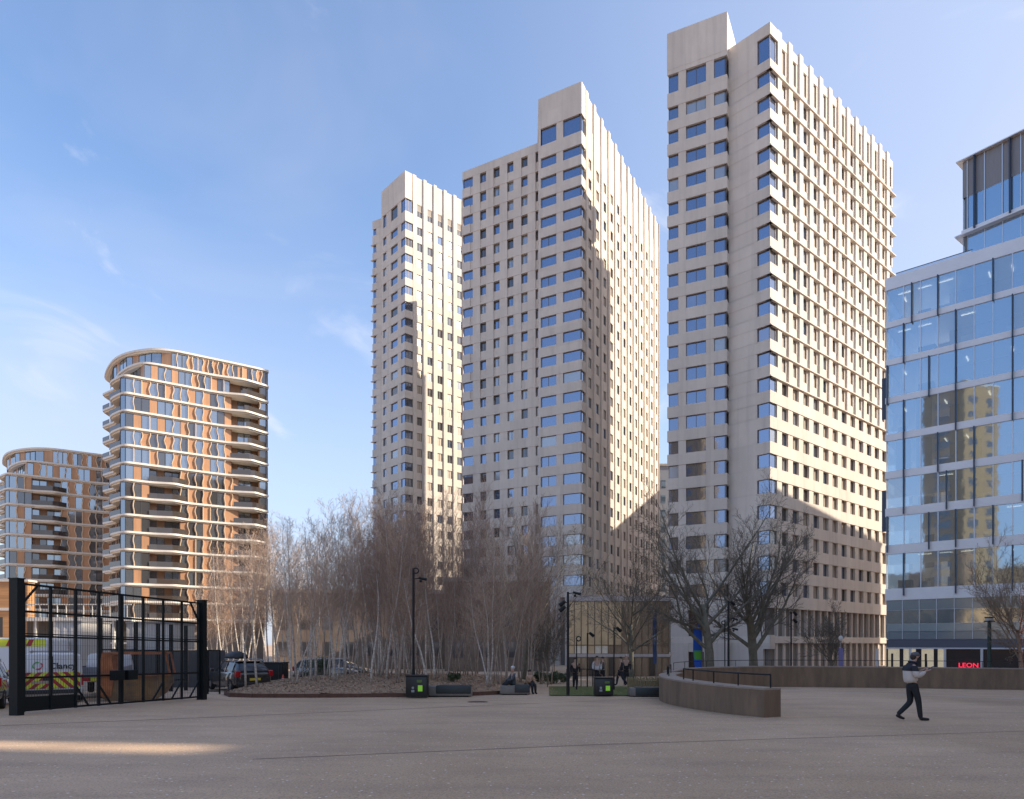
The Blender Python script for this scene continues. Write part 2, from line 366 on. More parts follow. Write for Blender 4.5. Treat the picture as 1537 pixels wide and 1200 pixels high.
# exact meeting point of block side and recess wall
def isect(p, d, q, e):
    den = d[0]*e[1]-d[1]*e[0]; k = ((q[0]-p[0])*e[1]-(q[1]-p[1])*e[0])/den; return (p[0]+d[0]*k, p[1]+d[1]*k)
Pp = isect(Q1, (.484, .875), C, (-.98, 1))
poly3 = [Q0, Q1, Pp, C, E, (52, 110.5), G_]
rt = thing('tower_block', 'tallest pale concrete tower, nearest to the glass offices, with a long sunlit gridded side', 'tower block', (40*T3, 100*T3, gz(90)), absolute=True)
fB = Face(Q0, Q1); fS = Face(Q1, Pp); fR = Face(Pp, C); fL = Face(C, E); fE = Face(E, (52, 110.5))
f = 3.09; S0 = 69.39; GB = -3.6
W = Wins(); wall = MB(); core = MB(); rnd = random.Random(3)
core.prism(inset(poly3, -.55), GB, 74.6)
def gm(r, blind=.16, dark=.12):
    x = r.random(); return 1 if x < blind else (2 if x < blind+dark else 0)
NK = 21
split = 12
levels = [(S0-f*k-1.65, S0-f*k) for k in range(NK)]
up = [0, 0, 0, -.26, -.26, 0, 0]
def jit(): return 0
for k in range(NK+1):
    z0 = S0-f*k if k < NK else 4.4
    z1 = (S0-f*(k-1)-1.65) if k else 70.65
    if k == NK: z1 = S0-f*(NK-1)-1.65
    P = inset(poly3, up if k <= split else [0]*7)
    wall.prism(P, z0, z1, 0)
    if k <= split:
        fL.box(wall, -.0, 1.84, z0+.15, z1, -.3, .0)
        fL.box(wall, -.05, fL.L+.35, z0-.02, z0+.13, -.5, .16)
        fR.box(wall, fR.L-1.75, fR.L+.1, z0-.02, z0+.13, -.5, .12)
        fR.box(wall, .3, fR.L-1.8, z0+.02, z0+.06, -.1, -.0+.012, 1)
    else:
        fL.box(wall, 1.0, fL.L-.2, z0+.01, z0+.04, -.1, .012, 1)
blockf = [(.2, .19), (.32, .65)]
Lb = fB.L; BW = [(.018, .19), (.32, .655), (.785, .985)]; BP = [(.19, .32), (.655, .785)]
rows = [(71.2, 74.2)] + levels
for r, (z0, z1) in enumerate(rows):
    for a, b in BW: W.add(fB, Lb*a, Lb*b, z0, z1, -.30, mull=(1 if b-a > .3 else 0), m=gm(rnd, .1, .05))
    for a, b in BP: pal(fB, wall, Lb*a, Lb*b, z0, z1)
    if r == 0: fB.box(wall, 0, fB.L, 70.6, 71.2, -.5, -.003); fS.box(wall, 0, fS.L, 70.6, 71.2, -.45, -.003)
    W.add(fS, .12, fS.L-.6, z0, z1, -.30, m=0)
    zc0, zc1 = (70.65, 73.6) if r == 0 else (z0, z1)
    pal(fR, wall, .0, fR.L-1.65, zc0, zc1, -.62, 0.0)
    W.add(fR, fR.L-1.6, fR.L-.12, zc0, zc1, -.22, m=0)
    W.add(fL, .12, 1.55, zc0, zc1, -.22, m=gm(rnd))
    if r == 0: continue
    for i in range(13):
        a = 1.84+2.69*i; k = r-1
        if k < split: fL.box(wall, a+2.28, min(a+2.74, fL.L), z0-.05, z1+.05, -.6, -.24); fL.box(wall, a+.92, a+1.0, z0-.05, z1+.05, -.6, -.24)
        else: pal(fL, wall, a-.1, a+1.05, z0, z1, -.6, -.06)
        if a+2.3 < fL.L: W.add(fL, a+(1.0 if k < split else 1.05), a+(2.28 if k < split else 2.59), z0, z1, -.42, mull=1, m=(4 if rnd.random() < .55 else gm(rnd, .3, .3)))
# crowns
wall.prism(inset(poly3, [0, 0, 0, -.26, -.26, 0, 0]), 73.6, 74.75)
for i in range(13):
    a = 1.84+2.69*i
    fL.box(wall, a, min(a+.92, fL.L), S0-f*split+.0, 75.15, -.6, .0)
    z0, z1 = 70.65, 73.65
    fL.box(wall, a+.90, min(a+2.72, fL.L), z1-.0, 74.8, -.55, -.2)
    fL.box(wall, a+2.2, min(a+2.72, fL.L), z0-.05, z1+.05, -.6, -.24); fL.box(wall, a+.90, min(a+1.15, fL.L-.02), z0-.05, z1+.05, -.6, -.24)
    if a+2.3 < fL.L: W.add(fL, a+1.15, a+2.2, z0, z1, -.42, m=5)
fL.box(wall, 0, 1.84, 73.6, 75.0, -.6, 0.0); fR.box(wall, .0, fR.L, 73.58, 75.0, -.62, .004)
dB = Vector((.484, .875, 0))
cr = [Q0, Q1, (Q1[0]+.484*17, Q1[1]+.875*17), (Q0[0]+.484*21, Q0[1]+.875*21)]
crown = MB(); crown.prism(inset(cr, [.02, .02, 0, .02]), 74.2, 79.0)
fCS = Face(Q1, cr[2]); crown.prism(inset(cr, [-.03, -.03, 0, -.03]), 74.0, 74.3)
crown.build('crown', M_CONC, rt, T3)
# base
wall.prism(inset(poly3, [0, 0, 0, -.1, -.1, 0, 0]), .1, .95); 
base = MB(); base.prism(inset(poly3, [-.5, -.5, -.5, -.9, -.9, -.4, -.4]), GB, 4.3, 0)
pb = MB()
for a in range(19):
    s_ = 1.9+1.86*a; fL.box(pb, s_, s_+.28, .9, 4.4, -.85, -.15); fL.box(pb, s_, s_+.55, GB, .15, -.85, -.35)
fB.box(pb, 0, Lb*.36, GB, 4.45, -.5, -.02); fB.box(pb, Lb*.62, Lb, GB, 4.45, -.5, -.02); fB.box(pb, Lb*.36, Lb*.62, -1.0, 1.0, -.5, -.06)
fS.box(pb, 0, fS.L, GB, 4.45, -.45, -.02); fR.box(pb, 0, fR.L-.9, GB, 4.45, -.5, -.02); fR.box(pb, fR.L-.9, fR.L, -.6, 1.1, -.5, -.02); fL.box(pb, 0, 1.2, -.6, 1.1, -.5, -.02)
pb.build('base_panels', M_CONC2, rt, T3)
M_BRZ = mat('bronze_glazing', (.10, .075, .06), .25, .5, var=.3, vs=1.5)
base.build('ground_floor', M_BRZ, rt, T3)
wall.build('wall', [M_CONC, M_CONC2], rt, T3); core.build('core', M_CORE, rt, T3)
W.build(GM + [M_TAN, M_BLIND], rt, T3, 96)

# --- middle tower
T2 = 1.05
C2 = (10.55, 104.5); E2_ = (30.0, 140.2); fu = Vector((-1.834, 1, 0)).normalized(); fn_in = Vector((.479, .878, 0))
B2 = (10.55-1.834*3.5, 108.0); B2b = (B2[0]+.479*1.2, B2[1]+.878*1.2)
L2 = (B2b[0]-1.834*7.12, B2b[1]+7.12)
poly2 = [L2, B2b, B2, C2, E2_, (3.5, 143), (-8.3, 144.5)]
rt = thing('tower_block', 'middle pale concrete tower with a wide shaded windowed front stepping up to a blank crown', 'tower block', (10*T2, 120*T2, gz(90)), absolute=True)
fF = Face(L2, B2b); fK = Face(B2, C2); fM = Face(C2, E2_); fJ = Face(B2b, B2)
W = Wins(); wall = MB(); core = MB(); core.prism(inset(poly2, -.55), GB, 78.2)
f2 = 3.112; SB = 75.9; SF = 75.05; NB = 22
main = [L2, B2b, (B2b[0]+5, B2b[1]+9.2), (8, 140), (3.5, 143), (-8.3, 144.5)]
blk = [B2, C2, E2_, (4.6, 137.9)]
nf = [0, -.12, 0, 0]
for k in range(NB+1):
    z0 = SB-f2*k if k < NB else 7.2; z1 = (SB-f2*(k-1)-1.6) if k else 77.85
    wall.prism(inset(blk, [0, -.22, 0, 0]), z0, z1)
    fM.box(wall, 0, 1.6, z0+.001, z1-.001, -.4, 0)
    zf = SF-f2*k; zt = (SF-f2*(k-1)-1.55)
    up_ = zf > 40
    if k < NB: wall.prism(inset(main, [-.16 if up_ else 0, 0, -.3, -.3, 0, 0]), zf, zt)
    if up_: fF.box(wall, -.03, fF.L, zf-.02, zf+.1, -.4, .05)
    if up_: fF.box(wall, -.0, 1.5, zf+.1, zt, -.4, 0.0)
for k in range(-1, NB):
    z1 = SB-f2*k if k >= 0 else 80.5; z0 = z1-1.6 if k >= 0 else 77.85
    Lk = fK.L
    W.add(fK, Lk*.03, Lk*.42, z0, z1, -.28, mull=1 if rnd.random() < .5 else 0, m=gm(rnd, .05, .03)); pal(fK, wall, Lk*.42, Lk*.575, z0, z1); W.add(fK, Lk*.575, Lk-.1, z0, z1, -.28, mull=0, m=gm(rnd, .05, .03))
    W.add(fM, .1, 1.25, z0, z1, -.22, m=0)
    if k < 0: W.add(fJ, .1, 1.1, z0, z1, -.2, m=0)
    for i in range(12):
        a = 1.9+3.22*i
        pal(fM, wall, a+.85, a+1.15, z0, z1, -.6, -.22); pal(fM, wall, a+2.6, a+3.24, z0, z1, -.6, -.22)
        if k >= 0 and a+2.6 < fM.L: W.add(fM, a+1.15, a+2.6, z0, z1, -.42, mull=1, m=(4 if rnd.random() < .5 else gm(rnd, .2, .4)))
    fJ.box(wall, 0 if k >= 0 else 1.15, fJ.L, z0-.05, z1+.05, -.4, -.02)
    # left part
    z1 = SF-f2*k; z0 = z1-1.55; Lf = fF.L
    W.add(fF, .15, Lf*.14, z0, z1, -.25, m=gm(rnd, .1, 0))
    for i in range(6):
        a = Lf*(.153+.173*i)
        pal(fF, wall, a-.22, min(a+Lf*.08, Lf), z0, z1, -.62, -.02 if z0 > 38 else -.06)
        if i < 5 and a+Lf*.17 < Lf+.5: W.add(fF, a+Lf*.08, min(a+Lf*.172, Lf), z0, z1, -.40, mull=1 if rnd.random() < .4 else 0, m=gm(rnd, .3, .25))
for i in range(6):
    a = fF.L*(.153+.173*i); fF.box(wall, a-.22, min(a+fF.L*.08, fF.L), 40, 78.1, -.4, 0.0)
for i in range(13):
    a = 1.9+3.22*i; fM.box(wall, a, min(a+.85, fM.L), 7.2, 85.4-(0 if i else 0), -.6, 0.0)
wall.prism(inset(main, [0, 0, -.3, -.3, 0, 0]), SF+f2-.001, 79.5)
crown = MB(); crown.prism(inset(blk, [.02, -.3, 0, 0]), 80.5, 85.3); fM.box(crown, 0, 1.5, 80.5, 85.3, -.5, 0.01); crown.build('crown', M_CONC, rt, T2)
core.prism(inset(blk, [-.55, -.62, -.55, -.55]), 70, 80.8)
for i in range(12):
    a = 1.9+3.22*i; fM.box(wall, a+.84, a+3.22, 77.4, 80.7, -.55, -.25)
base = MB(); base.prism(inset(poly2, [-.6, -.5, -.6, -.8, -.5, -.5, -.5]), GB, 7.3); base.build('ground_floor', M_BRZ, rt, T2)
pb = MB()
for i in range(7): fF.box(pb, 2.1*i, 2.1*i+1.15, GB, 7.3, -.55, -.05)
for a, b in ((0, .5), (.62, 1.0)): fK.box(pb, fK.L*a, fK.L*b, GB, 7.3, -.55, -.04)
fF.box(pb, 0, fF.L, 1.6, 2.7, -.5, -.02)
for i in range(14): fM.box(pb, 2.9*i, 2.9*i+1.6, GB, 7.3, -.7, -.1)
pb.build('base_panels', M_CONC2, rt, T2)
wall.build('wall', M_CONC, rt, T2); core.build('core', M_CORE, rt, T2); W.build(GM+[M_TAN], rt, T2, 96)

# --- left tower
T1 = 1.13
C1 = (-20.74, 133.8); u1 = Vector((1.207, 1)).normalized(); v1 = Vector((-.904, 1)).normalized()
L1 = (C1[0]-.904*6.4, C1[1]+6.4); E1 = (C1[0]+u1.x*27.5, C1[1]+u1.y*27.5)
N1 = (L1[0]+.62, L1[1]+.55); K1 = (N1[0]-1.87*1.55, N1[1]+1.55)
poly1 = [K1, N1, L1, C1, E1, (E1[0]-12, E1[1]+14), (K1[0]+9, K1[1]+12)]
rt = thing('tower_block', 'leftmost and most distant pale concrete tower with sunlit vertical fins and narrow corner ledges', 'tower block', (-15*T1, 145*T1, gz(90)), absolute=True)
fA = Face(L1, C1); fD = Face(C1, E1); fW = Face(K1, N1)
W = Wins(); wall = MB(); core = MB(); core.prism(inset(poly1, -.5), GB, 85.9)
f1 = 3.122; SA = 82.2; N_ = 26
for k in range(N_+1):
    z0 = SA-f1*k; z1 = SA-f1*(k-1)-1.6 if k else 84.2
    wall.prism(inset(poly1, [0, 0, 0, -.25, 0, 0, 0]), z0, z1); fD.box(wall, 0, 1.75, z0+.001, z1-.001, -.4, 0)
    fW.box(wall, -.35, 1.2, z0-.02, z0+.1, -.4, .18)
for k in range(-1, N_):
    z1 = SA-f1*k if k >= 0 else 86.7; z0 = z1-1.6 if k >= 0 else 84.2; La = fA.L
    W.add(fA, La*.06, La*.2, z0, z1, -.25, m=gm(rnd)); pal(fA, wall, La*.2, La*.4, z0, z1); W.add(fA, La*.4, La*.68, z0, z1, -.28, mull=0, m=gm(rnd, .1, .1)); pal(fA, wall, La*.68, La*.83, z0, z1); pal(fA, wall, -.05, La*.06, z0, z1)
    W.add(fA, La*.83, La-.1, z0, z1, -.2, m=0); W.add(fD, .1, 1.6, z0, z1, -.22, mull=1, m=gm(rnd, .1, .1))
    if k >= 0 or True:
        pal(fW, wall, 1.0, fW.L, z0, z1-(1.2 if k < 0 else 0), -.5, 0); W.add(fW, .1, 1.0, z0, z1-(1.2 if k < 0 else 0), -.25, m=0)
    for i in range(10):
        a = 1.82+2.4*i
        pal(fD, wall, a+.72, a+1.05, z0, z1, -.6, -.25); pal(fD, wall, a+2.2, a+2.42, z0, z1, -.6, -.25)
        if k >= 0: W.add(fD, a+1.05, a+2.2, z0, z1, -.40, mull=1, m=(4 if rnd.random() < .6 else gm(rnd, .15, .5)))
        else: W.add(fD, a+1.05, a+2.2, z0-.4, z1-1.3, -.42, mull=1, m=2); W.add(fD, a+1.05, a+2.2, z1-1.3, z1-.1, -.38, m=5)
wall.prism(inset([K1, N1, (N1[0]+4, N1[1]+6), (K1[0]+9, K1[1]+12)], .0), 85.5, 87.2)
for i in range(11):
    a = 1.82+2.4*i; fD.box(wall, a, a+.72, GB+8, 92.0, -.6, 0.0)
crown = MB(); cr1 = [L1, C1, E1, (E1[0]-5, E1[1]+6)]; crown.prism(inset(cr1, [.02, -.3, 0, 0]), 86.7, 91.9); fD.box(crown, 0, 1.6, 86.7, 91.9, -.5, .01); crown.build('crown', M_CONC, rt, T1)
core.prism(inset(cr1, -.55), 80, 86.9)
wall.build('wall', M_CONC, rt, T1); core.build('core', M_CORE, rt, T1); W.build(GM+[M_TAN, M_BLIND], rt, T1, 96)
# ------------------------------------------------------------------ the two curved copper and glass apartment buildings
M_CREAM = mat('cream_band', (.74, .69, .61), .5, var=.06, vs=.6)
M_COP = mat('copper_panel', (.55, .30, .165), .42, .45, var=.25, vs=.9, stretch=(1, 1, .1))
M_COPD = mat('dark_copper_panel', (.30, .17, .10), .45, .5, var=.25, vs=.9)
M_FIN = mat('champagne_fin', (.80, .60, .40), .4, .3)
M_BAL = glass_mat('balustrade_glass', (.13, .11, .10), .5, .08)
M_DFR = mat('dark_frame', (.05, .055, .06), .4)
M_GLA = glass_mat('apartment_glass', (.33, .37, .42), .8, .05)
def chaikin(P, n=2, closed=True):
    for _ in range(n):
        Q = []
        for i in range(len(P)):
            a, b = P[i], P[(i+1) % len(P)]; Q += [(a[0]*.75+b[0]*.25, a[1]*.75+b[1]*.25), (a[0]*.25+b[0]*.75, a[1]*.25+b[1]*.75)]
        P = Q
    return P
def curvy(label, Fp, ztop, nlow, seed, tau=.70, L=25.2, lowk=6):
    u = Vector((.837, .547, 0)); n = Vector((.547, -.837, 0)); F = Vector((Fp[0], Fp[1], 0))
    rt = thing('apartment_building', label, 'apartment building', (Fp[0]*tau, Fp[1]*tau+4, gz(80)), absolute=True, group='curved apartment buildings beyond the gate')
    r = random.Random(seed); P = lambda s, d=0: ((F+u*s+n*d).x, (F+u*s+n*d).y)
    f = 3.15; W = Wins(); bands = MB(); clad = MB(); finl = []; allclad = []; copl = []; copd = []; core = MB()
    left = [(Fp[0]-8.6, Fp[1]+25), (Fp[0]-10.9, Fp[1]+10.4), (Fp[0]-8.2, Fp[1]+8.4), (Fp[0]-5.4, Fp[1]+6.4), (Fp[0]-5.6, Fp[1]+3.9)]
    back = [P(L, -14), P(L-8, -24)]
    def bump(k):
        """slab edge offsets along the front: (s, d)"""
        a = L*(.66+.012*min(k, 6)); o = [(1.2, 0.05)]
        if k >= lowk: o += [(L*.15, 0), (L*.20, .25), (L*.30, 1.15), (L*.34, .95), (L*.40, .05)]
        o += [(L*.5, 0), (a-L*.08, 0), (a, .25), (a+L*.13, 1.45), (a+L*.16, 1.5), (L*.955, .2), (L-.6, .0)]
        return o
    for k in range(-2, nlow):
        zt = ztop-f*k
        if k == -2: pts = [P(L-.2, .1), P(L+.35, -1), P(L, -14), (Fp[0]-10, Fp[1]+26), (Fp[0]-16, Fp[1]+20), (Fp[0]-10.5, Fp[1]+12), (Fp[0]-5, Fp[1]+6.3), (Fp[0]+1.5, Fp[1]+3.6), P(L*.28, .1), P(L*.5, .1)]
        elif k == -1: pts = [P(L-.2, .1), P(L+.35, -1), P(L, -14), (Fp[0]-8, Fp[1]+26), (Fp[0]-13, Fp[1]+19), (Fp[0]-7.2, Fp[1]+9), (Fp[0]-2.5, Fp[1]+4.5), (Fp[0]+1.6, Fp[1]+2.0), P(L*.2, .05), P(L*.45, .1), P(L*.62, .2), P(L*.8, 1.3), P(L*.9, .6)]
        else: pts = [P(L+.1, -.5), P(L, -14), P(L-8, -24)] + left + [P(-.7, -.7), P(.1, .1)] + [P(s, d+.1) for s, d in bump(k)] + [P(L-.1, .1)]
        pc = chaikin(pts, 3 if k < 0 else 2)
        bands = MB(); bands.prism(pc, zt-.36, zt); bands.prism(inset_any(pc, -.35), zt-.60, zt-.36); bands.build('floor_band' if k > -2 else 'roof', M_CREAM, rt, tau); clad = MB()
        # storey below this band: from zt-.6 down to zt-f
        z1, z0 = zt-.6, zt-f
        if k == nlow-1: continue
        setb = [-1.0, -.55][k+2] if k < 0 else 0
        s0 = L*.30 if k == -2 else (L*.12 if k == -1 else 0)
        nm = 19; dsw = (L-.5-s0)/nm; prev = None; ty = r.random() < .5
        for i in range(nm):
            sa = s0+dsw*i; sm = (sa+dsw/2)/L; d = -.30
            if sm > .70+.012*min(max(k, 0), 6) and sm < .95 and k > -2: d = -1.7
            if k >= lowk-1 and .15 < sm < .36: d = -1.5
            fc = Face(P(sa, d), P(sa+dsw, d))
            pat = [1, 1, 0, 1, 1, 0, 1, 1, 0, 1, 0, 1, 1, 0, 0, 1, 1, 0, 1]
            isg = pat[(i+(k*5 % 3 if i < 9 else 0)) % nm]
            if i == 0: isg = 1
            if isg: W.add(fc, 0, dsw, z0, z1, 0, m=(0 if r.random() < .7 else 2), fr=.07)
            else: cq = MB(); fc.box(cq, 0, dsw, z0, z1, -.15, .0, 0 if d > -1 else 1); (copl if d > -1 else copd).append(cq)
            if prev is not None and d != prev:
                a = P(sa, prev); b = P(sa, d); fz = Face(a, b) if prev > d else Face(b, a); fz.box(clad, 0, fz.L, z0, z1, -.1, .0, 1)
            if d > -1 and i and ((pat[(i+1) % nm] != isg) or r.random() < .15 or i in (3, 6, 8, 11, 13)) and r.random() < .9:
                # wavy blade
                ph = (0, 1.9, 3.14, .8)[(i*7) % 4]; amp = (.14, .09, .16)[i % 3] if r.random() < .85 else 0.0; q = []
                for j in range(9):
                    z = z0+(z1-z0)*j/8; o = amp*math.sin(ph+6.28*j/8); q.append((o, z))
                o0 = F+u*sa+n*d; fins = MB(); finl.append(fins)
                for j in range(8):
                    for (w0, w1) in ((-.16, .16),):
                        A_ = o0+u*(q[j][0]-.12); B_ = o0+u*(q[j+1][0]-.12); ex = u*.24; ey = n*.38
                        i0 = len(fins.v)
                        for (c, zz) in ((A_, q[j][1]), (B_, q[j+1][1])):
                            for e in (Vector(), ex, ex*.7+ey, ex*.3+ey): v = c+e; fins.v.append((v.x, v.y, zz))
                        for (a, b) in ((0, 1), (1, 2), (2, 3), (3, 0)): fins.f.append((i0+a, i0+b, i0+4+b, i0+4+a)); fins.m.append(0)
            prev = d
        # glazing round the right hand corner and the flank
        fc = Face(P(L-.5, -.30), P(L-.05, -.75)); W.add(fc, 0, fc.L, z0, z1, 0, m=1, fr=.05)
        fc = Face(P(L-.05, -.75), P(L-.05, -3.5)); W.add(fc, 0, fc.L, z0, z1, 0, m=0); fc = Face(P(L-.05, -3.5), P(L-.05, -13)); fc.box(clad, 0, fc.L, z0, z1, -.1, 0, 0)
        # left side: rounded glass corner, then recessed balconies
        if k >= 0:
            fc = Face(P(-.75, -1.0), P(0, -.30)); W.add(fc, 0, fc.L, z0, z1, 0, m=0, fr=.05)
            a = P(-.75, -1.0); b = (Fp[0]-4.6, Fp[1]+6.2); fc = Face(b, a)
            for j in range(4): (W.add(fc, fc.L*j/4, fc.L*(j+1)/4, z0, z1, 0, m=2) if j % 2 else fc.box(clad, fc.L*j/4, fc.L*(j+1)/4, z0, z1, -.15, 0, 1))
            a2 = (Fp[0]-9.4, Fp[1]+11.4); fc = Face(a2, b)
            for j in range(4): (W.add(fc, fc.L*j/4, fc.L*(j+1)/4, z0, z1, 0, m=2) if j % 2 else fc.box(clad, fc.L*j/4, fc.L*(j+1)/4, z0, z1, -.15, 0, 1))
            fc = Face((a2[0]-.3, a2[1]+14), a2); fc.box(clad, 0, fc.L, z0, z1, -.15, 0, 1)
            for q0, q1 in (((Fp[0]-10.4, Fp[1]+10.5), (Fp[0]-8.1, Fp[1]+8.8)), ((Fp[0]-5.35, Fp[1]+4.1), (Fp[0]-1.5, Fp[1]+1.3))):
                fc = Face(q0, q1); b0 = MB(); fc.box(b0, 0, fc.L, zt-f, zt-f+1.05, -.05, .0); b0.build('balcony_balustrade', M_BAL, rt, tau)
        elif k == -2:
            q = [(Fp[0]-12, Fp[1]+16), (Fp[0]-8.5, Fp[1]+11), (Fp[0]-3.4, Fp[1]+6.4), (Fp[0]+2.4, Fp[1]+4.4), P(L*.30, -.3)]
            for a, b in zip(q, q[1:]):
                fc = Face(a, b); m_ = max(2, int(fc.L/1.5))
                for j in range(m_): (W.add(fc, fc.L*j/m_, fc.L*(j+1)/m_, z0, z1, 0, m=0) if (j % 4) != 1 else fc.box(clad, fc.L*j/m_, fc.L*(j+1)/m_, z0, z1, -.15, 0, 0))
        else:
            q = [(Fp[0]-9.5, Fp[1]+15), (Fp[0]-5.2, Fp[1]+8.6), (Fp[0]-.5, Fp[1]+4.7), P(L*.12, -.3)]
            for a, b in zip(q, q[1:]):
                fc = Face(a, b); m_ = max(2, int(fc.L/1.4))
                for j in range(m_): (W.add(fc, fc.L*j/m_, fc.L*(j+1)/m_, z0, z1, 0, m=0) if (j % 3) != 1 else fc.box(clad, fc.L*j/m_, fc.L*(j+1)/m_, z0, z1, -.15, 0, 0))
        # balustrades standing on the slab below
        if k >= -1 and k < nlow-1:
            bb = [(s, d) for s, d in bump(k+1) if s > L*.70]; b1 = MB()
            for (s1, d1), (s2, d2) in zip(bb, bb[1:]):
                fc = Face(P(s1, d1-.05), P(s2, d2-.05)); fc.box(b1, 0, fc.L, zt-f, zt-f+1.0, -.04, 0)
            b1.build('balcony_balustrade', M_BAL, rt, tau)
            if k >= lowk-1:
                bb = [(s, d) for s, d in bump(k+1) if L*.14 < s < L*.41]; b2 = MB()
                for (s1, d1), (s2, d2) in zip(bb, bb[1:]):
                    fc = Face(P(s1, d1-.05), P(s2, d2-.05)); fc.box(b2, 0, fc.L, zt-f, zt-f+1.0, -.04, 0)
                b2.build('balcony_balustrade', M_BAL, rt, tau)
        if clad.v: allclad.append(clad)
    zb = ztop-f*(nlow-1)
    core.prism([P(L-.4, -2.1), P(L-.4, -13), P(L-8, -23), (Fp[0]-7.5, Fp[1]+24), (Fp[0]-8.6, Fp[1]+12.6), (Fp[0]-3.9, Fp[1]+7.4), P(.6, -2.6)], -3.5, ztop-.3)
    core.prism([P(L-.5, -2.2), P(L-.5, -13), (Fp[0]-6, Fp[1]+24), (Fp[0]-7, Fp[1]+14), (Fp[0]-1.5, Fp[1]+8), P(L*.3, -2.2)], ztop-.4, ztop+2*f-.5)
    core.build('core', M_CORE, rt, tau); 
    def merge(L_):
        rest = MB()
        for fb in L_:
            o_ = len(rest.v); rest.v += fb.v; rest.f += [tuple(q+o_ for q in t) for t in fb.f]; rest.m += fb.m
        return rest
    for fb in copl[:98]: fb.build('copper_panel', [M_COP, M_COPD], rt, tau)
    stuff(merge(copl[98:]+copd+allclad).build('recessed_cladding', [M_COP, M_COPD], rt, tau))
    for i_, fb in enumerate(finl[:98]): fb.build('wavy_fin', M_FIN, rt, tau)
    if finl[98:]:
        rest = MB()
        for fb in finl[98:]:
            o_ = len(rest.v); rest.v += fb.v; rest.f += [tuple(q+o_ for q in t) for t in fb.f]; rest.m += fb.m
        stuff(rest.build('wavy_fins_rest', M_FIN, rt, tau))
    W.build([M_GLA, M_GLB, M_GLD, M_DFR], rt, tau, 96); return rt
def inset_any(P, d):
    a = sum(P[i][0]*P[(i+1) % len(P)][1] - P[(i+1) % len(P)][0]*P[i][1] for i in range(len(P)))
    if a < 0: P = P[::-1]
    out = []
    for i in range(len(P)):
        p, q = Vector(P[i-1]), Vector(P[(i+1) % len(P)]); t = (q-p).normalized(); out.append((P[i][0]+t.y*d, P[i][1]-t.x*d))
    return out
curvy('taller curved copper and glass apartment building with white bands, right of its shorter twin', (-70, 124.9), 48.9, 15, 4)
curvy('shorter curved copper and glass apartment building at the left edge, behind the gate', (-105, 144), 35.85, 11, 9, lowk=1)

# ------------------------------------------------------------------ glass office building on the right
M_OGL = glass_mat('office_glass', (.44, .60, .76), .8, .03)
M_OGL2 = glass_mat('office_glass_pale', (.50, .62, .74), .7, .05)
M_WHT = mat('white_spandrel', (.78, .78, .80), .45, .2, var=.06, vs=.5)
M_BLUE = mat('dark_blue_blade', (.045, .065, .10), .35, .3)
M_MULL = mat('silver_mullion', (.62, .66, .72), .35, .5)
M_GREY = mat('grey_screen', (.26, .24, .235), .5, .3, var=.08, vs=8, stretch=(1, 1, .1))
M_TEAL = glass_mat('blue_spandrel_glass', (.13, .20, .26), .55, .12)
def see_in(m, k):
    nt = m.node_tree; b = nt.nodes['Principled BSDF']; o = nt.nodes['Material Output']; t = nt.nodes.new('ShaderNodeBsdfTransparent'); t.inputs[0].default_value = (.62, .74, .80, 1)
    x = nt.nodes.new('ShaderNodeMixShader'); x.inputs[0].default_value = k; nt.links.new(t.outputs[0], x.inputs[1]); nt.links.new(b.outputs[0], x.inputs[2]); nt.links.new(x.outputs[0], o.inputs[0])
see_in(M_OGL, .72); see_in(M_OGL2, .65)
rt = thing('office_building', 'blue glass office building with pale floor bands and dark blades at the right edge', 'office building', (52, 72, gz(90)), absolute=True)
F0 = (39.8, 73.3); g = Vector((1.163, -1, 0)).normalized(); GE = (F0[0]+g.x*58, F0[1]+g.y*58); bk = Vector((.652, .758, 0))
poly = [F0, GE, (GE[0]+bk.x*11, GE[1]+bk.y*11), (F0[0]+bk.x*11, F0[1]+bk.y*11)]
FG = Face(F0, GE); FGs = Face(poly[3], F0)
blr = []; bd = MB(); mull = MB(); bl = MB(); W = Wins(); r = random.Random(8)
zs = [37.5-4.0*i for i in range(8)] + [4.62]        # top of glass rows
hb = [1.3, .62, .62, .62, .7, .75, .85, .95, 1.2]
for i, z in enumerate(zs):
    zt = z+hb[i]; bd.prism(inset(poly, .1), z, zt)
    if i == 8: break
    z0 = zs[i+1]+hb[i+1]
    nm = int(FG.L/1.54)
    for j in range(nm):
        a = .12+1.54*j; W.add(FG, a, a+1.54, z0, z, -.02, m=(0 if r.random() < .85 else 1), fr=.03)
        FG.box(mull, a+1.50, a+1.57, z0, z, 0, .10)
    if True:
        p = [0, 0]
        j = r.choice((0, 1))
        while j < nm:
            a = .12+1.54*j+r.choice((0, 0, .75)); bl = MB(); FG.box(bl, a-.055, a+.055, z0-.75, z, .10, .36); bl.build('blade', M_BLUE, rt, 1.0) if a < 18 else blr.append(bl); j += r.choice((2, 2, 3))
    for j in range(6):
        a = FGs.L*j/6; W.add(FGs, a, a+FGs.L/6, z0, z, -.02, m=1, fr=.03)
for za in (12, 24): bl = MB(); FGs.box(bl, FGs.L-.4, FGs.L-.28, za, za+4.4, 0.1, .5); bl.build('blade', M_BLUE, rt, 1.0)
bl = MB()
for q_ in blr: o_ = len(bl.v); bl.v += q_.v; bl.f += [tuple(i_+o_ for i_ in t) for t in q_.f]; bl.m += q_.m
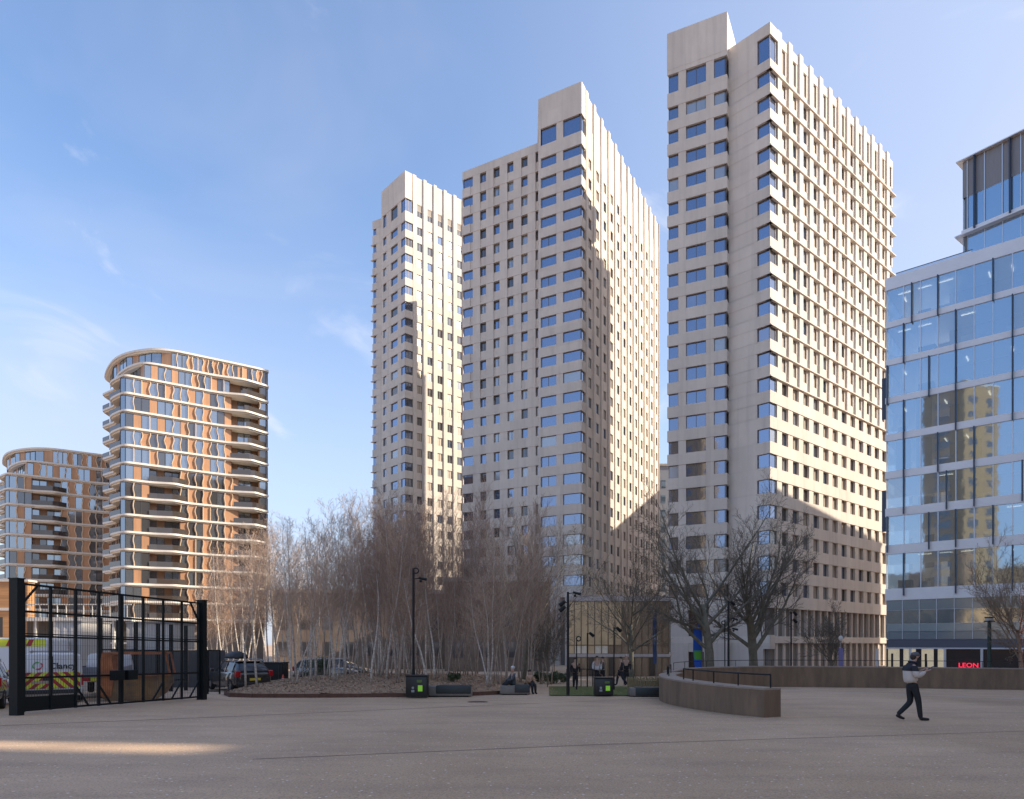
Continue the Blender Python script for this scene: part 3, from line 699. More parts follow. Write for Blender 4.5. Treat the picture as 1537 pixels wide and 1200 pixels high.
# podium
FP = Face((F0[0]-bk.x*.0-.5, F0[1]-.0+.4), GE)
for j in range(38):
    a = 1.54*j
    if a+1.54 > FG.L: break
    FG.box(mull, a+1.49, a+1.54, .5, 4.6, .0, .06)
bd2 = MB(); core = MB(); core.prism(inset(poly, -5), -3.4, 38.0); core.prism(inset(poly, -.12), -3.4, 5.2)
FG.box(bd2, 0, FG.L, 3.55, 4.61, -.1, 0, 0); FG.box(bd2, 0, FG.L, 1.32, 2.1, -.1, .0, 1); FG.box(bd2, 0, FG.L, .5, 1.28, -.1, .0, 0)
for j in range(37): W.add(FG, 1.54*j, 1.54*(j+1), 2.1, 3.55, -.03, m=2, fr=.02)
FG.box(bd2, 0, FG.L, -.35, .46, -.1, -.02, 2); FG.box(bd2, 0, FG.L, -.5, -.36, -.1, .15, 3)
M_SHOP = mat('dark_shopfront', (.035, .035, .04), .15, .2, spec=.8); M_LITI = mat('lit_shop_interior', (.5, .42, .28), .7, var=.5, vs=1.2, emit=(1, .85, .6), es=.12)
for j in range(18):
    a = 3.1*j-.85; lit = j < 2
    FG.box(bd2, max(a+.1, 0), a+3.0, -3.35, -.5, -.14, -.05, 4 if not lit else 5)
    FG.box(bd2, a-.12, a+.1, -3.35, -.5, -.1, .12, 3)
    if lit:
        for q in range(3): FG.box(bd2, max(0, a+.5+.8*q), a+.5+.8*q+(.5, .2, .35)[q], -3.35, -.5-.5*(q == 1), -.04, .04, 6)
bd.build('floor_band', M_WHT, rt, 1.0); mull.build('mullion', M_MULL, rt, 1.0); stuff(bl.build('blades_out_of_frame', M_BLUE, rt, 1.0))
bd2.build('podium', [mat('podium_glass_grey', (.32, .40, .45), .15, .5), mat('podium_glass_pale', (.42, .50, .52), .15, .4), mat('dark_fascia', (.10, .11, .14), .4), M_MULL, M_SHOP, M_LITI, M_SHOP], rt, 1.0)
core.build('core', mat('office_interior', (.30, .28, .25), .8, var=.3, vs=.4), rt, 1.0)
li = MB(); fu_ = MB(); r9 = random.Random(4)
for i in range(8):
    for j in range(30):
        a = .8+1.9*j
        if r9.random() < .3: FG.box(li, a, a+1.2, zs[i]-.09, zs[i]-.05, -1.6, -1.5)
        if r9.random() < .22: FG.box(li, a+.3, a+.40, zs[i]-.09, zs[i]-.05, -3.8, -2.4)
        if r9.random() < .5: FG.box(fu_, a, a+r9.uniform(.6, 1.6), zs[i+1]+hb[i+1]-.1, zs[i+1]+hb[i+1]+r9.uniform(.7, 1.3), -2.6, -1.4, r9.choice((0, 1, 2)))
        if r9.random() < .12: FG.box(fu_, a, a+1.4, zs[i+1]+hb[i+1], zs[i]-.1, -.5, -.45, 1)
stuff(li.build('ceiling_lights', mat('ceiling_light', (.9, .85, .75), .5, emit=(1, .9, .72), es=.9), rt, 1.0))
stuff(fu_.build('office_furniture', [mat('furniture_dark', (.06, .06, .07), .7), mat('furniture_pale', (.55, .52, .46), .7), mat('furniture_tan', (.35, .25, .14), .7)], rt, 1.0))
# penthouse
H0 = (46.2, 70.6); h = Vector((.77, -1, 0)).normalized(); hb_ = Vector((.792, .610, 0)); HE = (H0[0]+h.x*36, H0[1]+h.y*36)
pp = [H0, HE, (HE[0]+hb_.x*8, HE[1]+hb_.y*8), (H0[0]+hb_.x*8, H0[1]+hb_.y*8)]
ph = MB(); ph.prism(inset(pp, -.1), 38.7, 49.3, 0); ph.build('penthouse_core', mat('penthouse_core', (.16, .17, .19), .6), rt, 1.0)
FH = Face(H0, HE); FHs = Face(pp[3], H0); scr = MB(); FH.box(scr, 0, FH.L, 45.6, 49.3, -.1, 0.05); FHs.box(scr, 0, FHs.L, 45.6, 49.3, -.1, 0.05); scr.build('screen', M_GREY, rt, 1.0)
pr = MB(); pr.prism(inset(pp, .5), 49.3, 49.40); pr.prism(inset(pp, .12), 41.75, 42.3); pr.prism(inset(pp, .6), 41.66, 41.76)
pm = MB(); pbld = MB()
for j in range(24):
    a = .4+1.52*j
    W.add(FH, a-.0, a+1.52, 42.3, 45.6, -.02, m=0, fr=.03); W.add(FH, a, a+1.52, 38.8, 41.66, -.02, m=0, fr=.03)
    FH.box(pm, a-.03, a+.04, 42.3, 49.3, .05, .14)
    if j % 2 == 1: FH.box(pbld, a-.9, a-.78, 42.0, 49.3, .08, .4)
for j in range(4): W.add(FHs, 2*j, 2*j+2, 42.3, 45.6, -.02, m=1, fr=.03); W.add(FHs, 2*j, 2*j+2, 38.8, 41.66, -.02, m=1, fr=.03)
pr.build('penthouse_roof', M_WHT, rt, 1.0); pm.build('mullion', M_MULL, rt, 1.0); stuff(pbld.build('penthouse_blades', M_BLUE, rt, 1.0))
br = MB(); FG.box(br, .5, 11.0, 38.8, 40.0, -2.05, -2.0); br.build('roof_balustrade', glass_mat('clear_balustrade', (.62, .70, .80), .5, .05), rt, 1.0)
brr = MB(); FG.box(brr, .5, 11.0, 40.0, 40.06, -2.08, -1.97); brr.build('roof_rail', M_DFR, rt, 1.0)
W.build([M_OGL, M_OGL2, glass_mat('podium_window_glass', (.52, .62, .66), .75, .05), M_MULL], rt, 1.0, 96)  # podium panes have their own pale cyan glass
# the red shop sign
so = text('LEON', 1.0, mat('red_neon', (.8, .02, .05), .4, emit=(1, .03, .08), es=.45), .03, .012)
q = .6625; t_ = (q*F0[1]-F0[0])/(1.163+q); sp = Vector((F0[0]+1.163*t_, F0[1]-t_, 0))+FG.n*.25
so.location = (sp.x, sp.y, EYE-2.12); so.rotation_euler = (R(90), 0, math.atan2(g.y, g.x)); so.scale = (.66, .62, 1)
so.name = 'shop_sign'; tag(so, 'glowing red LEON shop sign on the dark ground floor of the glass office building', 'sign')

# ------------------------------------------------------------------ pavilion between the towers
rt = thing('pavilion', 'low glass pavilion with panels coloured like a golden reflection between thin mullions, between the two nearest towers', 'pavilion', (10, 63, gz(60)), absolute=True)
M_GOLDREFL = mat('gold_reflection_glass', (.88, .66, .38), .4, .12, var=.35, vs=.8, col2=(.62, .46, .27)); M_GOLDREFLP = mat('pale_gold_reflection_glass', (.90, .80, .64), .3, .1, var=.2, vs=.7)  # reflection of sunlit brick painted into the gold pane colours
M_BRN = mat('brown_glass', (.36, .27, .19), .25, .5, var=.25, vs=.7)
PA = (px(852, 60), 60.0); PB = (px(1004, 60), 60.0); FPv = Face(PA, PB); pol = [PA, PB, (PB[0]+4, 76), (PA[0]+3, 76)]
b = MB(); b.prism(inset(pol, -.15), gz(60)-EYE, 3.9); b.build('core', M_CORE, rt, 1.0)
b = MB(); b.prism(inset(pol, .12), 3.75, 4.15); b.prism(inset(pol, .08), -1.12, -.86); b.build('roof', mat('pavilion_trim', (.55, .49, .46), .6), rt, 1.0)
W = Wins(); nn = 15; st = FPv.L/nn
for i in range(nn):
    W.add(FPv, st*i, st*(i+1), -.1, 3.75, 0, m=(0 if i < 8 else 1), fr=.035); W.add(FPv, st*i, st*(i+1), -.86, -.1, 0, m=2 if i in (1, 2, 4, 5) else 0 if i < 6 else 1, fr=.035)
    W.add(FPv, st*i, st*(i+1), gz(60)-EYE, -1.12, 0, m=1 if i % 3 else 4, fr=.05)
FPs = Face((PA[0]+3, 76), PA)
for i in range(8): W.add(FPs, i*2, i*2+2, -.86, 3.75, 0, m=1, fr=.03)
W.build([M_GOLDREFL, M_BRN, M_GOLDREFLP, mat('pavilion_frame', (.22, .15, .09), .5, .3), mat('pavilion_dark_glass', (.10, .085, .075), .2, .4)], rt, 1.0, 60)

# ------------------------------------------------------------------ buildings further off and behind the camera (some added unseen to shade plaza and towers, some show in the glass)
M_BRICK = mat('brown_brick', (.36, .235, .145), .9, var=.25, vs=1.4, bump=.2, bs=12)
M_BRICKT = mat('ochre_brick', (.34, .225, .11), .9, var=.2, vs=1.2)
def plain_building(name, label, cat, poly, z1, z0=-5, m=M_BRICK, wm=M_GLD, nf=None, group=None, cap=0, step=4.0):
    cx_ = sum(p[0] for p in poly)/len(poly); cy = sum(p[1] for p in poly)/len(poly)
    rt = thing(name, label, cat, (cx_, cy, gz(cy)), absolute=True, group=group)
    b = MB(); b.prism(poly, z0-EYE, z1-EYE); b.build('wall', m, rt, 1.0)
    b = MB(); b.prism(inset(poly, .25), z1-EYE-.001, z1-EYE+.5); b.build('roof', M_CONC2, rt, 1.0)
    w = MB()
    for i in range(len(poly)):
        fc = Face(poly[i], poly[(i+1) % len(poly)]); k = int(fc.L/step)
        if k < 1: continue
        s_ = fc.L/k; z = z0+5
        while z+3.4 < z1-1:
            for j in range(k): fc.box(w, s_*j+s_*.3, s_*j+s_*.7, z-EYE, z+1.9-EYE, -.2, .04)
            z += 3.6
    if w.v: stuff(w.build('window_rows', wm, rt, 1.0))
    return rt
# distant block seen in the gap between the right hand towers
plain_building('office_block', 'grey glazed block seen in the narrow gap between the two nearest towers', 'office block', [(33, 168), (46, 168), (50, 185), (36, 185)], 45, m=mat('grey_cladding', (.38, .40, .44), .6), wm=M_OGL, step=2.2)
plain_building('office_block', 'unseen office block added behind the right tower to shade the middle tower foot', 'office block', [(70.6, 113.4), (92, 118), (85, 147), (62, 142.7)], 51.6, m=M_CONC2)  # added out of view so its shadow lands on the middle tower
plain_building('office_block', 'unseen office block added behind the glass office building to shade the right tower foot', 'office block', [(76.4, 81.1), (92, 58), (125, 80), (109, 101.7)], 46.6, m=M_CONC2)  # added unseen, roof edge shaped to throw shade across the right tower's base
plain_building('gallery_blocker', 'huge unseen brown brick gallery wing placed right of the plaza to shade it, north part', 'gallery', [(57, 4.1), (120, -4.8), (120, 40), (57, 36)], 47)  # out of view, placed to keep the plaza in shade
plain_building('gallery_blocker', 'unseen lower brick link added between the two gallery wings to shape a sun streak', 'gallery', [(62, 2.0), (120, -6), (120, -4.2), (62, 4.1)], 38.4)  # added link, its height and the gap shape the sun streak on the paving
plain_building('gallery_blocker', 'huge unseen brown brick gallery wing placed right of the plaza to shade it, south part', 'gallery', [(40, -60), (120, -60), (120, -6.0), (57, 2.4), (40, -5)], 52)  # out of view, blocks the sun from the near plaza
plain_building('brick_tower', 'tall ochre brick tower behind the camera, mirrored in the glass facades', 'tower', [(-68, -30), (-57, -33), (-54, -20), (-65, -17)], 70, m=M_BRICKT, step=6)
plain_building('brick_building', 'long ochre brick building behind the camera, mirrored in low windows', 'building', [(-90, -40), (-30, -60), (-28, -52), (-88, -14)], 22, m=M_BRICKT, step=6)
# brown terraces behind the birches
M_BRK2 = mat('dull_brown_brick', (.20, .15, .115), .9, var=.3, vs=.8)
plain_building('terrace_building', 'brown brick terrace glimpsed through the birches between the curved building and the left tower', 'building', [(-32, 92), (-9, 95), (-9, 105), (-32, 105)], 8.5, m=M_BRK2, step=2.6)
plain_building('terrace_building', 'low dark brick block behind the densest birches at the foot of the middle tower', 'building', [(-8, 82), (4.5, 82), (4.5, 92), (-8, 92)], 9, m=M_BRK2, step=2.6)
# ------------------------------------------------------------------ curved parapet walls
M_WALL = mat('stained_concrete_wall', (.27, .185, .12), .85, var=.42, vs=2.2, bump=.4, bs=14, stretch=(1, 1, .22), col2=(.15, .105, .07))
M_COPE = mat('wall_coping', (.34, .27, .22), .85, var=.2, vs=3)
M_BLK = mat('black_metal', (.012, .013, .015), .5, 0, spec=.35); M_STEEL = mat('steel_rail', (.26, .26, .28), .35, .8)
def smooth_path(P, n=3):
    for _ in range(n):
        Q = [P[0]]
        for a, b in zip(P, P[1:]): Q += [(a[0]*.75+b[0]*.25, a[1]*.75+b[1]*.25), (a[0]*.25+b[0]*.75, a[1]*.25+b[1]*.75)]
        P = Q+[P[-1]]
    return P
def offs(P, d):
    out = []
    for i in range(len(P)):
        a = Vector(P[max(i-1, 0)]); b = Vector(P[min(i+1, len(P)-1)]); t = (b-a).normalized(); out.append((P[i][0]+t.y*d, P[i][1]-t.x*d))
    return out
def curved_wall(name, label, pts, th, ztop, closed_cap=True):
    P = smooth_path(pts); O = offs(P, -th/2); I = offs(P, th/2); b = MB(); c = MB()
    for mbx, za, zb, e in ((b, None, ztop-.05, 0), (c, ztop-.05, ztop, .012)):
        O_ = offs(P, -th/2-e); I_ = offs(P, th/2+e)
        for i in range(len(P)-1):
            q = [O_[i], O_[i+1], I_[i+1], I_[i]]; i0 = len(mbx.v)
            for z in (0, 1):
                for p in q: mbx.v.append((p[0], p[1], (zb if z else (gz(p[1])-.1 if za is None else za))))
            fs = [(0, 1, 5, 4), (2, 3, 7, 6), (4, 5, 6, 7)] + ([(3, 0, 4, 7)] if i == 0 else []) + ([(1, 2, 6, 5)] if i == len(P)-2 else [])
            for ff in fs: mbx.f.append(tuple(i0+k for k in ff)); mbx.m.append(0)
    rt = thing(name, label, 'parapet wall', (P[0][0], P[0][1], gz(P[0][1])), absolute=True)
    w = b.build('wall', M_WALL, rt, None); w.modifiers.new('w', 'WEIGHTED_NORMAL') if False else None
    c.build('coping', M_COPE, rt, None); return rt, P
ZT = EYE-1.19
near = [(7.05, 18.65), (6.35, 20.0), (5.85, 22.2), (5.68, 24.5), (6.05, 27.2), (6.9, 29.2)]
rt, Pn = curved_wall('parapet_wall', 'short curved brown concrete wall with a square end, nearest on the plaza', near, .62, ZT)
far = [(7.1, 31.2), (8.6, 34.8), (11.5, 37.4), (15, 38.6), (20, 37.2), (26, 34.6), (33, 30.6), (38, 26)]
rt2, Pf = curved_wall('parapet_wall', 'long low curved brown concrete wall running across the right half behind the walking person', far, .5, ZT-.03)
def rail(name, label, P, h, ztop, step, r=.022, lower=0, m=M_BLK):
    rt = thing(name, label, 'handrail', (P[0][0], P[0][1], ztop), absolute=True); b = MB()
    b.tube([(p[0], p[1], ztop+h) for p in P], r, 8); 
    b.build('rail', m, rt); acc = 0; last = None
    for i, p in enumerate(P):
        if last is None or (Vector(p)-Vector(last)).length >= step or i == len(P)-1:
            q = MB(); q.cyl((p[0], p[1], ztop), r*.85, h, 8); q.build('post', m, rt); last = p
n_ = len(Pn)
rail('handrail', 'black handrail along the top of the short curved wall', Pn[2:int(n_*.52)], .36, ZT, 1.15, .026)
rail('handrail', 'small black handrail at the left tip of the short curved wall', Pn[int(n_*.66):int(n_*.86)], .34, ZT, .9, .024)
rail('handrail', 'thin long handrail above the far curved wall', Pf[6:], .33, ZT-.03, 2.2, .016)
# ------------------------------------------------------------------ gates
def lin(a, b, t): return a+(b-a)*t
GAa = Vector((px(25, 19.25), 19.25)); GBb = Vector((px(303, 26.5), 26.5)); gd = (GBb-GAa).normalized(); gn = Vector((gd.y, -gd.x))
M_GATE = mat('dark_green_black_steel', (.007, .011, .013), .5, 0, spec=.3); M_WIRE = mat('wire_mesh', (.10, .105, .11), .5, .5)
gate = thing('gate', 'tall black steel double gate with wire mesh between two heavy posts', 'gate', (GAa.x, GAa.y, gz(GAa.y)), absolute=True)
GL = (GBb-GAa).length; GHT = 3.72
def gp3(s, hgt, d=0): p = GAa+gd*s+gn*d; return Vector((p.x, p.y, gz(p.y)+hgt))
def gbar(mb, s0, h0, s1, h1, w=.045, d=.03, m=0):
    a = gp3(s0, h0, -d); b = gp3(s1, h1, -d); t = b-a; n3 = Vector((gn.x, gn.y, 0)); side = t.cross(n3).normalized()*w; mb.obb(a-side/2, t, side, n3*d*2, m)
for s in (0, GL):
    b = MB(); w = .105 if s == 0 else .105
    p = GAa+gd*s; b.obb((p.x-gd.x*w-gn.x*.15, p.y-gd.y*w-gn.y*.15, gz(p.y)-.1), (gd.x*2*w, gd.y*2*w, 0), (gn.x*.3, gn.y*.3, 0), (0, 0, 3.90)); b.obb((p.x-gd.x*(w+.02)-gn.x*.17, p.y-gd.y*(w+.02)-gn.y*.17, gz(p.y)+3.80), (gd.x*2*(w+.02), gd.y*2*(w+.02), 0), (gn.x*.34, gn.y*.34, 0), (0, 0, .03)); b.build('gate_post', M_GATE, gate)
mid = (Vector((px(190, 22.7), 22.7))-GAa).dot(gd)
for (a, b_, nd) in ((.20, mid-.03, 4), (mid+.03, GL-.16, 4)):
    b = MB()
    for i in range(nd+1):
        s = lin(a, b_, i/nd); gbar(b, s, .08, s, GHT, .075 if i in (0, nd) else .065, .035)
    for h in (.12, 1.04, 2.22, 2.92, GHT-.03): gbar(b, a, h, b_, h, .06 if h != 2.22 else .05, .03)
    gbar(b, a, 2.29, b_, 2.29, .03, .03)
    st = (b_-a)/nd
    if a < 1: gbar(b, a, GHT-.55, a+.5*st, GHT-.05, .05, .025)
    else: gbar(b, b_, GHT-.75, b_-.5*st, GHT-.05, .05, .025)
    for q in ((2, 1), (3, 1)) if a < 1 else ((1, -1), (2, -1), (3, -1)):
        s = a+st*q[0]+(0 if q[1] > 0 else st); gbar(b, s, .75, s+q[1]*.55*st, .12, .05, .02)
    if a < 1: gbar(b, a, .30, a+2*st, .30, .4, .012)
    leaf = b.build('gate_leaf', M_GATE, gate)
    w = MB(); s = a
    while s < b_:
        gbar(w, s, .1, s, GHT, .010, .003); s += .085
    h = .3
    while h < GHT: gbar(w, a, h, b_, h, .005, .006); h += .42
    stuff(w.build('wire_mesh', M_WIRE, gate))
for s in (mid-.28, mid+.26):
    b = MB(); p = gp3(s, .88, .02); b.obb(p-Vector((gd.x*.2, gd.y*.2, 0)), (gd.x*.4, gd.y*.4, 0), (gn.x*.22, gn.y*.22, 0), (0, 0, .32)); p2 = p+Vector((gn.x*.22, gn.y*.22, .05))
    b.build('lock_box', M_GATE, gate)
# second row of posts behind
fp = thing('fence', 'row of tall dark posts with a top rail behind the gate', 'fence', (px(215, 30), 30, gz(30)), absolute=True)
pts = [(px(150, 27.5), 27.5), (px(178, 29), 29), (px(204, 30.5), 30.5), (px(237, 32), 32), (px(257, 33), 33), (px(279, 34), 34)]
for x, y in pts: b = MB(); b.box(x-.075, x+.075, y-.06, y+.06, gz(y)-.1, gz(y)+3.2); b.build('fence_post', M_GATE, fp)
b = MB()
for (x0, y0), (x1, y1) in zip(pts, pts[1:]): b.obb((x0, y0, gz(y0)+1.9), (x1-x0, y1-y0, 0), (0, .05, 0), (0, 0, .06)); b.obb((x0, y0, gz(y0)+.5), (x1-x0, y1-y0, 0), (0, .05, 0), (0, 0, .06))
b.build('fence_rail', M_GATE, fp)
# ------------------------------------------------------------------ vehicles
M_VAN = mat('white_van_paint', (.66, .67, .70), .3, coat=.4); M_YEL = mat('reflective_yellow', (.72, .78, .05), .4, emit=(.5, .55, .02), es=.0)
M_RED = mat('reflective_red', (.42, .03, .04), .4); M_TYRE = mat('tyre_rubber', (.02, .02, .02), .85); M_RIM = mat('wheel_rim', (.35, .35, .37), .35, .8)
M_VGL = mat('vehicle_glass', (.035, .04, .05), .06, .3, spec=.9); M_TAIL = mat('tail_light_red', (.45, .01, .015), .2); M_PLATE = mat('plate_yellow', (.75, .58, .08), .5); M_BUMP = mat('dark_bumper', (.03, .03, .033), .6)
def wheel(parent, x, y, r, w=.2, n=20):
    t = MB(); s = 1 if x > 0 else -1
    prof = [(0, r*.62), (0, r*.93), (.03, r), (w-.03, r), (w, r*.93), (w, r*.62)]
    i0 = 0
    for k in range(n):
        a = 2*math.pi*k/n
        for (d, rr) in prof: t.v.append((x-s*d, y+math.cos(a)*rr, r+math.sin(a)*rr))
    for k in range(n):
        for j in range(6):
            t.f.append((k*6+j, ((k+1) % n)*6+j, ((k+1) % n)*6+(j+1) % 6, k*6+(j+1) % 6)); t.m.append(0)
    ty = t.build('tyre', M_TYRE, parent, smooth=False); ty.name = 'wheel'
    q = MB(); q.tube([(x-s*.03, y, r), (x-s*.10, y, r)], r*.62, 16); 
    for k in range(5):
        a = 2*math.pi*k/5; q.obb((x-s*.03, y-.03*math.sin(a)-0, r+.03*math.cos(a)-0), (s*.02, 0, 0), (0, math.cos(a)*r*.58, math.sin(a)*r*.58), (0, -math.sin(a)*.05, math.cos(a)*.05))
    q.build('rim', M_RIM, ty); return ty
def loft(secs, m=0):
    """closed body skin from cross-sections (all same count)"""
    b = MB(); n = len(secs[0])
    for s in secs: b.v += s
    for i in range(len(secs)-1):
        for k in range(n): b.f.append((i*n+k, i*n+(k+1) % n, (i+1)*n+(k+1) % n, (i+1)*n+k)); b.m.append(m)
    b.f.append(tuple(range(n-1, -1, -1))); b.m.append(m); b.f.append(tuple((len(secs)-1)*n+k for k in range(n))); b.m.append(m); return b
def sec(y, zb, zs_, zt, wb, wt):
    """cross-section at y: floor zb, shoulder zs_, roof zt; half widths wb (body) and wt (roof)"""
    return [(-wb*.96, y, zb), (wb*.96, y, zb), (wb, y, (zb+zs_)/2), (wb*.98, y, zs_), (wt+.03, y, zt-.08), (wt-.08, y, zt), (-wt+.08, y, zt), (-wt-.03, y, zt-.08), (-wb*.98, y, zs_), (-wb, y, (zb+zs_)/2)]
def bevel(o, w=.03, seg=2):
    m = o.modifiers.new('bevel', 'BEVEL'); m.width = w; m.segments = seg; m.limit_method = 'ANGLE'; m.angle_limit = R(25); m.harden_normals = False
    o.data.polygons.foreach_set('use_smooth', [True]*len(o.data.polygons)); return o
def make_van(loc, rz, label, H=1.72, Ln=4.3, Wd=.88, words=None, high=False):
    v = thing('van', label, 'van', loc, rz)        # rear faces -Y
    b = loft([sec(-Ln/2, .32, .95, H-.02, Wd-.02, Wd-.13), sec(-Ln/2+.06, .25, .95, H, Wd, Wd-.10), sec(Ln*.1, .25, .95, H, Wd, Wd-.10), sec(Ln*.24, .25, .98, H-.06, Wd, Wd-.14), sec(Ln*.36, .25, .98, 1.12, Wd, Wd-.1), sec(Ln*.47, .3, .85, .98, Wd-.03, Wd-.14), sec(Ln*.5, .35, .7, .82, Wd-.08, Wd-.18)])
    bevel(b.build('body', M_VAN, v))
    for sx in (-1, 1):
        for y in (-Ln*.31, Ln*.33): wheel(v, sx*(Wd+.01), y, .32)
        g_ = MB(); g_.prof([(0, 0), (.75, 0), (.55, .42), (0, .46)], (sx*(Wd+.0), Ln*.08, 1.05), (0, 1, 0), (-sx*.22, 0, 1), (sx, 0, 0), .012); g_.build('side_window', M_VGL, v)
        m_ = MB(); m_.box(min(sx*Wd, sx*(Wd+.2)), max(sx*Wd, sx*(Wd+.2)), Ln*.27, Ln*.31, 1.0, 1.2); bevel(m_.build('mirror', M_BUMP, v), .015)
        t_ = MB(); t_.box(sx*Wd-.07*(sx > 0)-.0, sx*Wd+.07*(sx < 0), -Ln/2-.012, -Ln/2+.05, .62, 1.0); t_.build('tail_light', M_TAIL, v)
    ws = MB(); ws.quad((-Wd+.18, Ln*.245, H-.12), (Wd-.18, Ln*.245, H-.12), (Wd-.12, Ln*.365, 1.14), (-Wd+.12, Ln*.365, 1.14)); ws.v = [(x, y+.03, z+.02) for x, y, z in ws.v]; ws.build('windscreen', M_VGL, v)
    y = -Ln/2-.006
    # rear doors: chevrons
    c = MB(); z0, z1 = .52, 1.10; hw = Wd-.10
    if high: z0, z1 = .52, 1.15
    for s in (-1, 1):
        k = 0; x = -.9
        while x < 1.6:
            q = []
            for (dx, col) in ((.0, 0), (.16, 1)):
                a0 = x+dx; 
                poly = [(a0, z0), (a0+.16, z0), (a0+.16-(z1-z0)*1.0, z1), (a0-(z1-z0)*1.0, z1)]
                pc = clip_x(poly, .02, hw)
                if len(pc) > 2: 
                    i0 = len(c.v); c.v += [(s*p, y-.004, z) for p, z in pc]; f_ = tuple(range(i0, i0+len(pc))); c.f.append(f_ if s > 0 else f_[::-1]); c.m.append(col)
            x += .32
    c.build('chevron_panel', [M_YEL, M_RED], v)
    d = MB(); d.box(-.008, .008, y-.008, y, .4, H-.1); d.box(-hw, hw, y-.06, y+.04, .34, .48, 0); d.box(-.28, .0, y-.02, y-.005, .80, .90); d.build('door_gap', M_BUMP, v)
    pl = MB(); pl.box(-.62, -.1, y-.014, y-.004, .70, .80); pl.build('number_plate', mat('plate_dull', (.45, .38, .28), .5), v)
    return v
def clip_x(P, lo, hi):
    def cl(P, f_, ins):
        out = []
        for i in range(len(P)):
            a, b = P[i], P[(i+1) % len(P)]
            if ins(a[0]): out.append(a)
            if ins(a[0]) != ins(b[0]): t = (f_-a[0])/(b[0]-a[0]); out.append((f_, a[1]+(b[1]-a[1])*t))
        return out
    P = cl(P, lo, lambda x: x >= lo-1e-9); return cl(P, hi, lambda x: x <= hi+1e-9) if P else P
vy = 24.4; vx = px(79, vy); ang = math.atan2(-vx, vy)*1.0
yv = vy+2.15*math.cos(ang); xv = vx-2.15*math.sin(ang)
van = make_van((xv, yv, gz(vy)), ang, 'white works van with yellow and red rear chevrons and Clancy lettering, behind the gate', H=1.76, Ln=4.3, Wd=.93)
tx = text('Clancy', .30, mat('dark_lettering', (.03, .035, .04), .5), .003, .006); tx.parent = van; tx.rotation_euler = (R(90), 0, 0); tx.location = (.30, -2.165, 1.31); tx.name = 'lettering'
lg = MB()
for k in range(13):
    a0 = R(70+k*16); a1 = R(70+(k+1)*16)
    for side, mm in ((0, 0), (1, 1)):
        aa0, aa1 = a0+math.pi*side, a1+math.pi*side
        if k > 9: continue
        lg.quad(*[(-.44+.0+rr*math.cos(t)*1.15, -2.166-.002*side, 1.33+rr*math.sin(t)) for rr, t in ((.10, aa0), (.135+.02*math.sin(k), aa0), (.135, aa1), (.10, aa1))], mm)
lg.build('emblem', [mat('logo_green', (.12, .42, .12), .5), mat('logo_red', (.65, .04, .08), .5)], van)
rr = MB()
for yy in (-1.6, -.6, .3): rr.box(-.7, .7, yy, yy+.05, 1.80, 1.84)
for xx in (-.66, .62): rr.box(xx, xx+.04, -1.8, .5, 1.76, 1.86)
rr.build('roof_rack', M_RIM, van)
v2 = make_van((px(16, 29)-.5, 31.5, gz(29)), R(20), 'larger white van with chevrons up to its roof, mostly hidden by the left gate post', H=2.45, Ln=5.2, Wd=1.02)
c = MB(); 
for k in range(5):
    c.quad(*[(x, -2.62, z) for x, z in ((-.9+.36*k, 2.1), (-.72+.36*k, 2.1), (-.6+.36*k, 2.38), (-.78+.36*k, 2.38))], k % 2)
c.box(-.86, .9, -2.61, -2.5, 2.08, 2.40, 0); c.build('roof_chevron', [M_YEL, M_RED], v2)
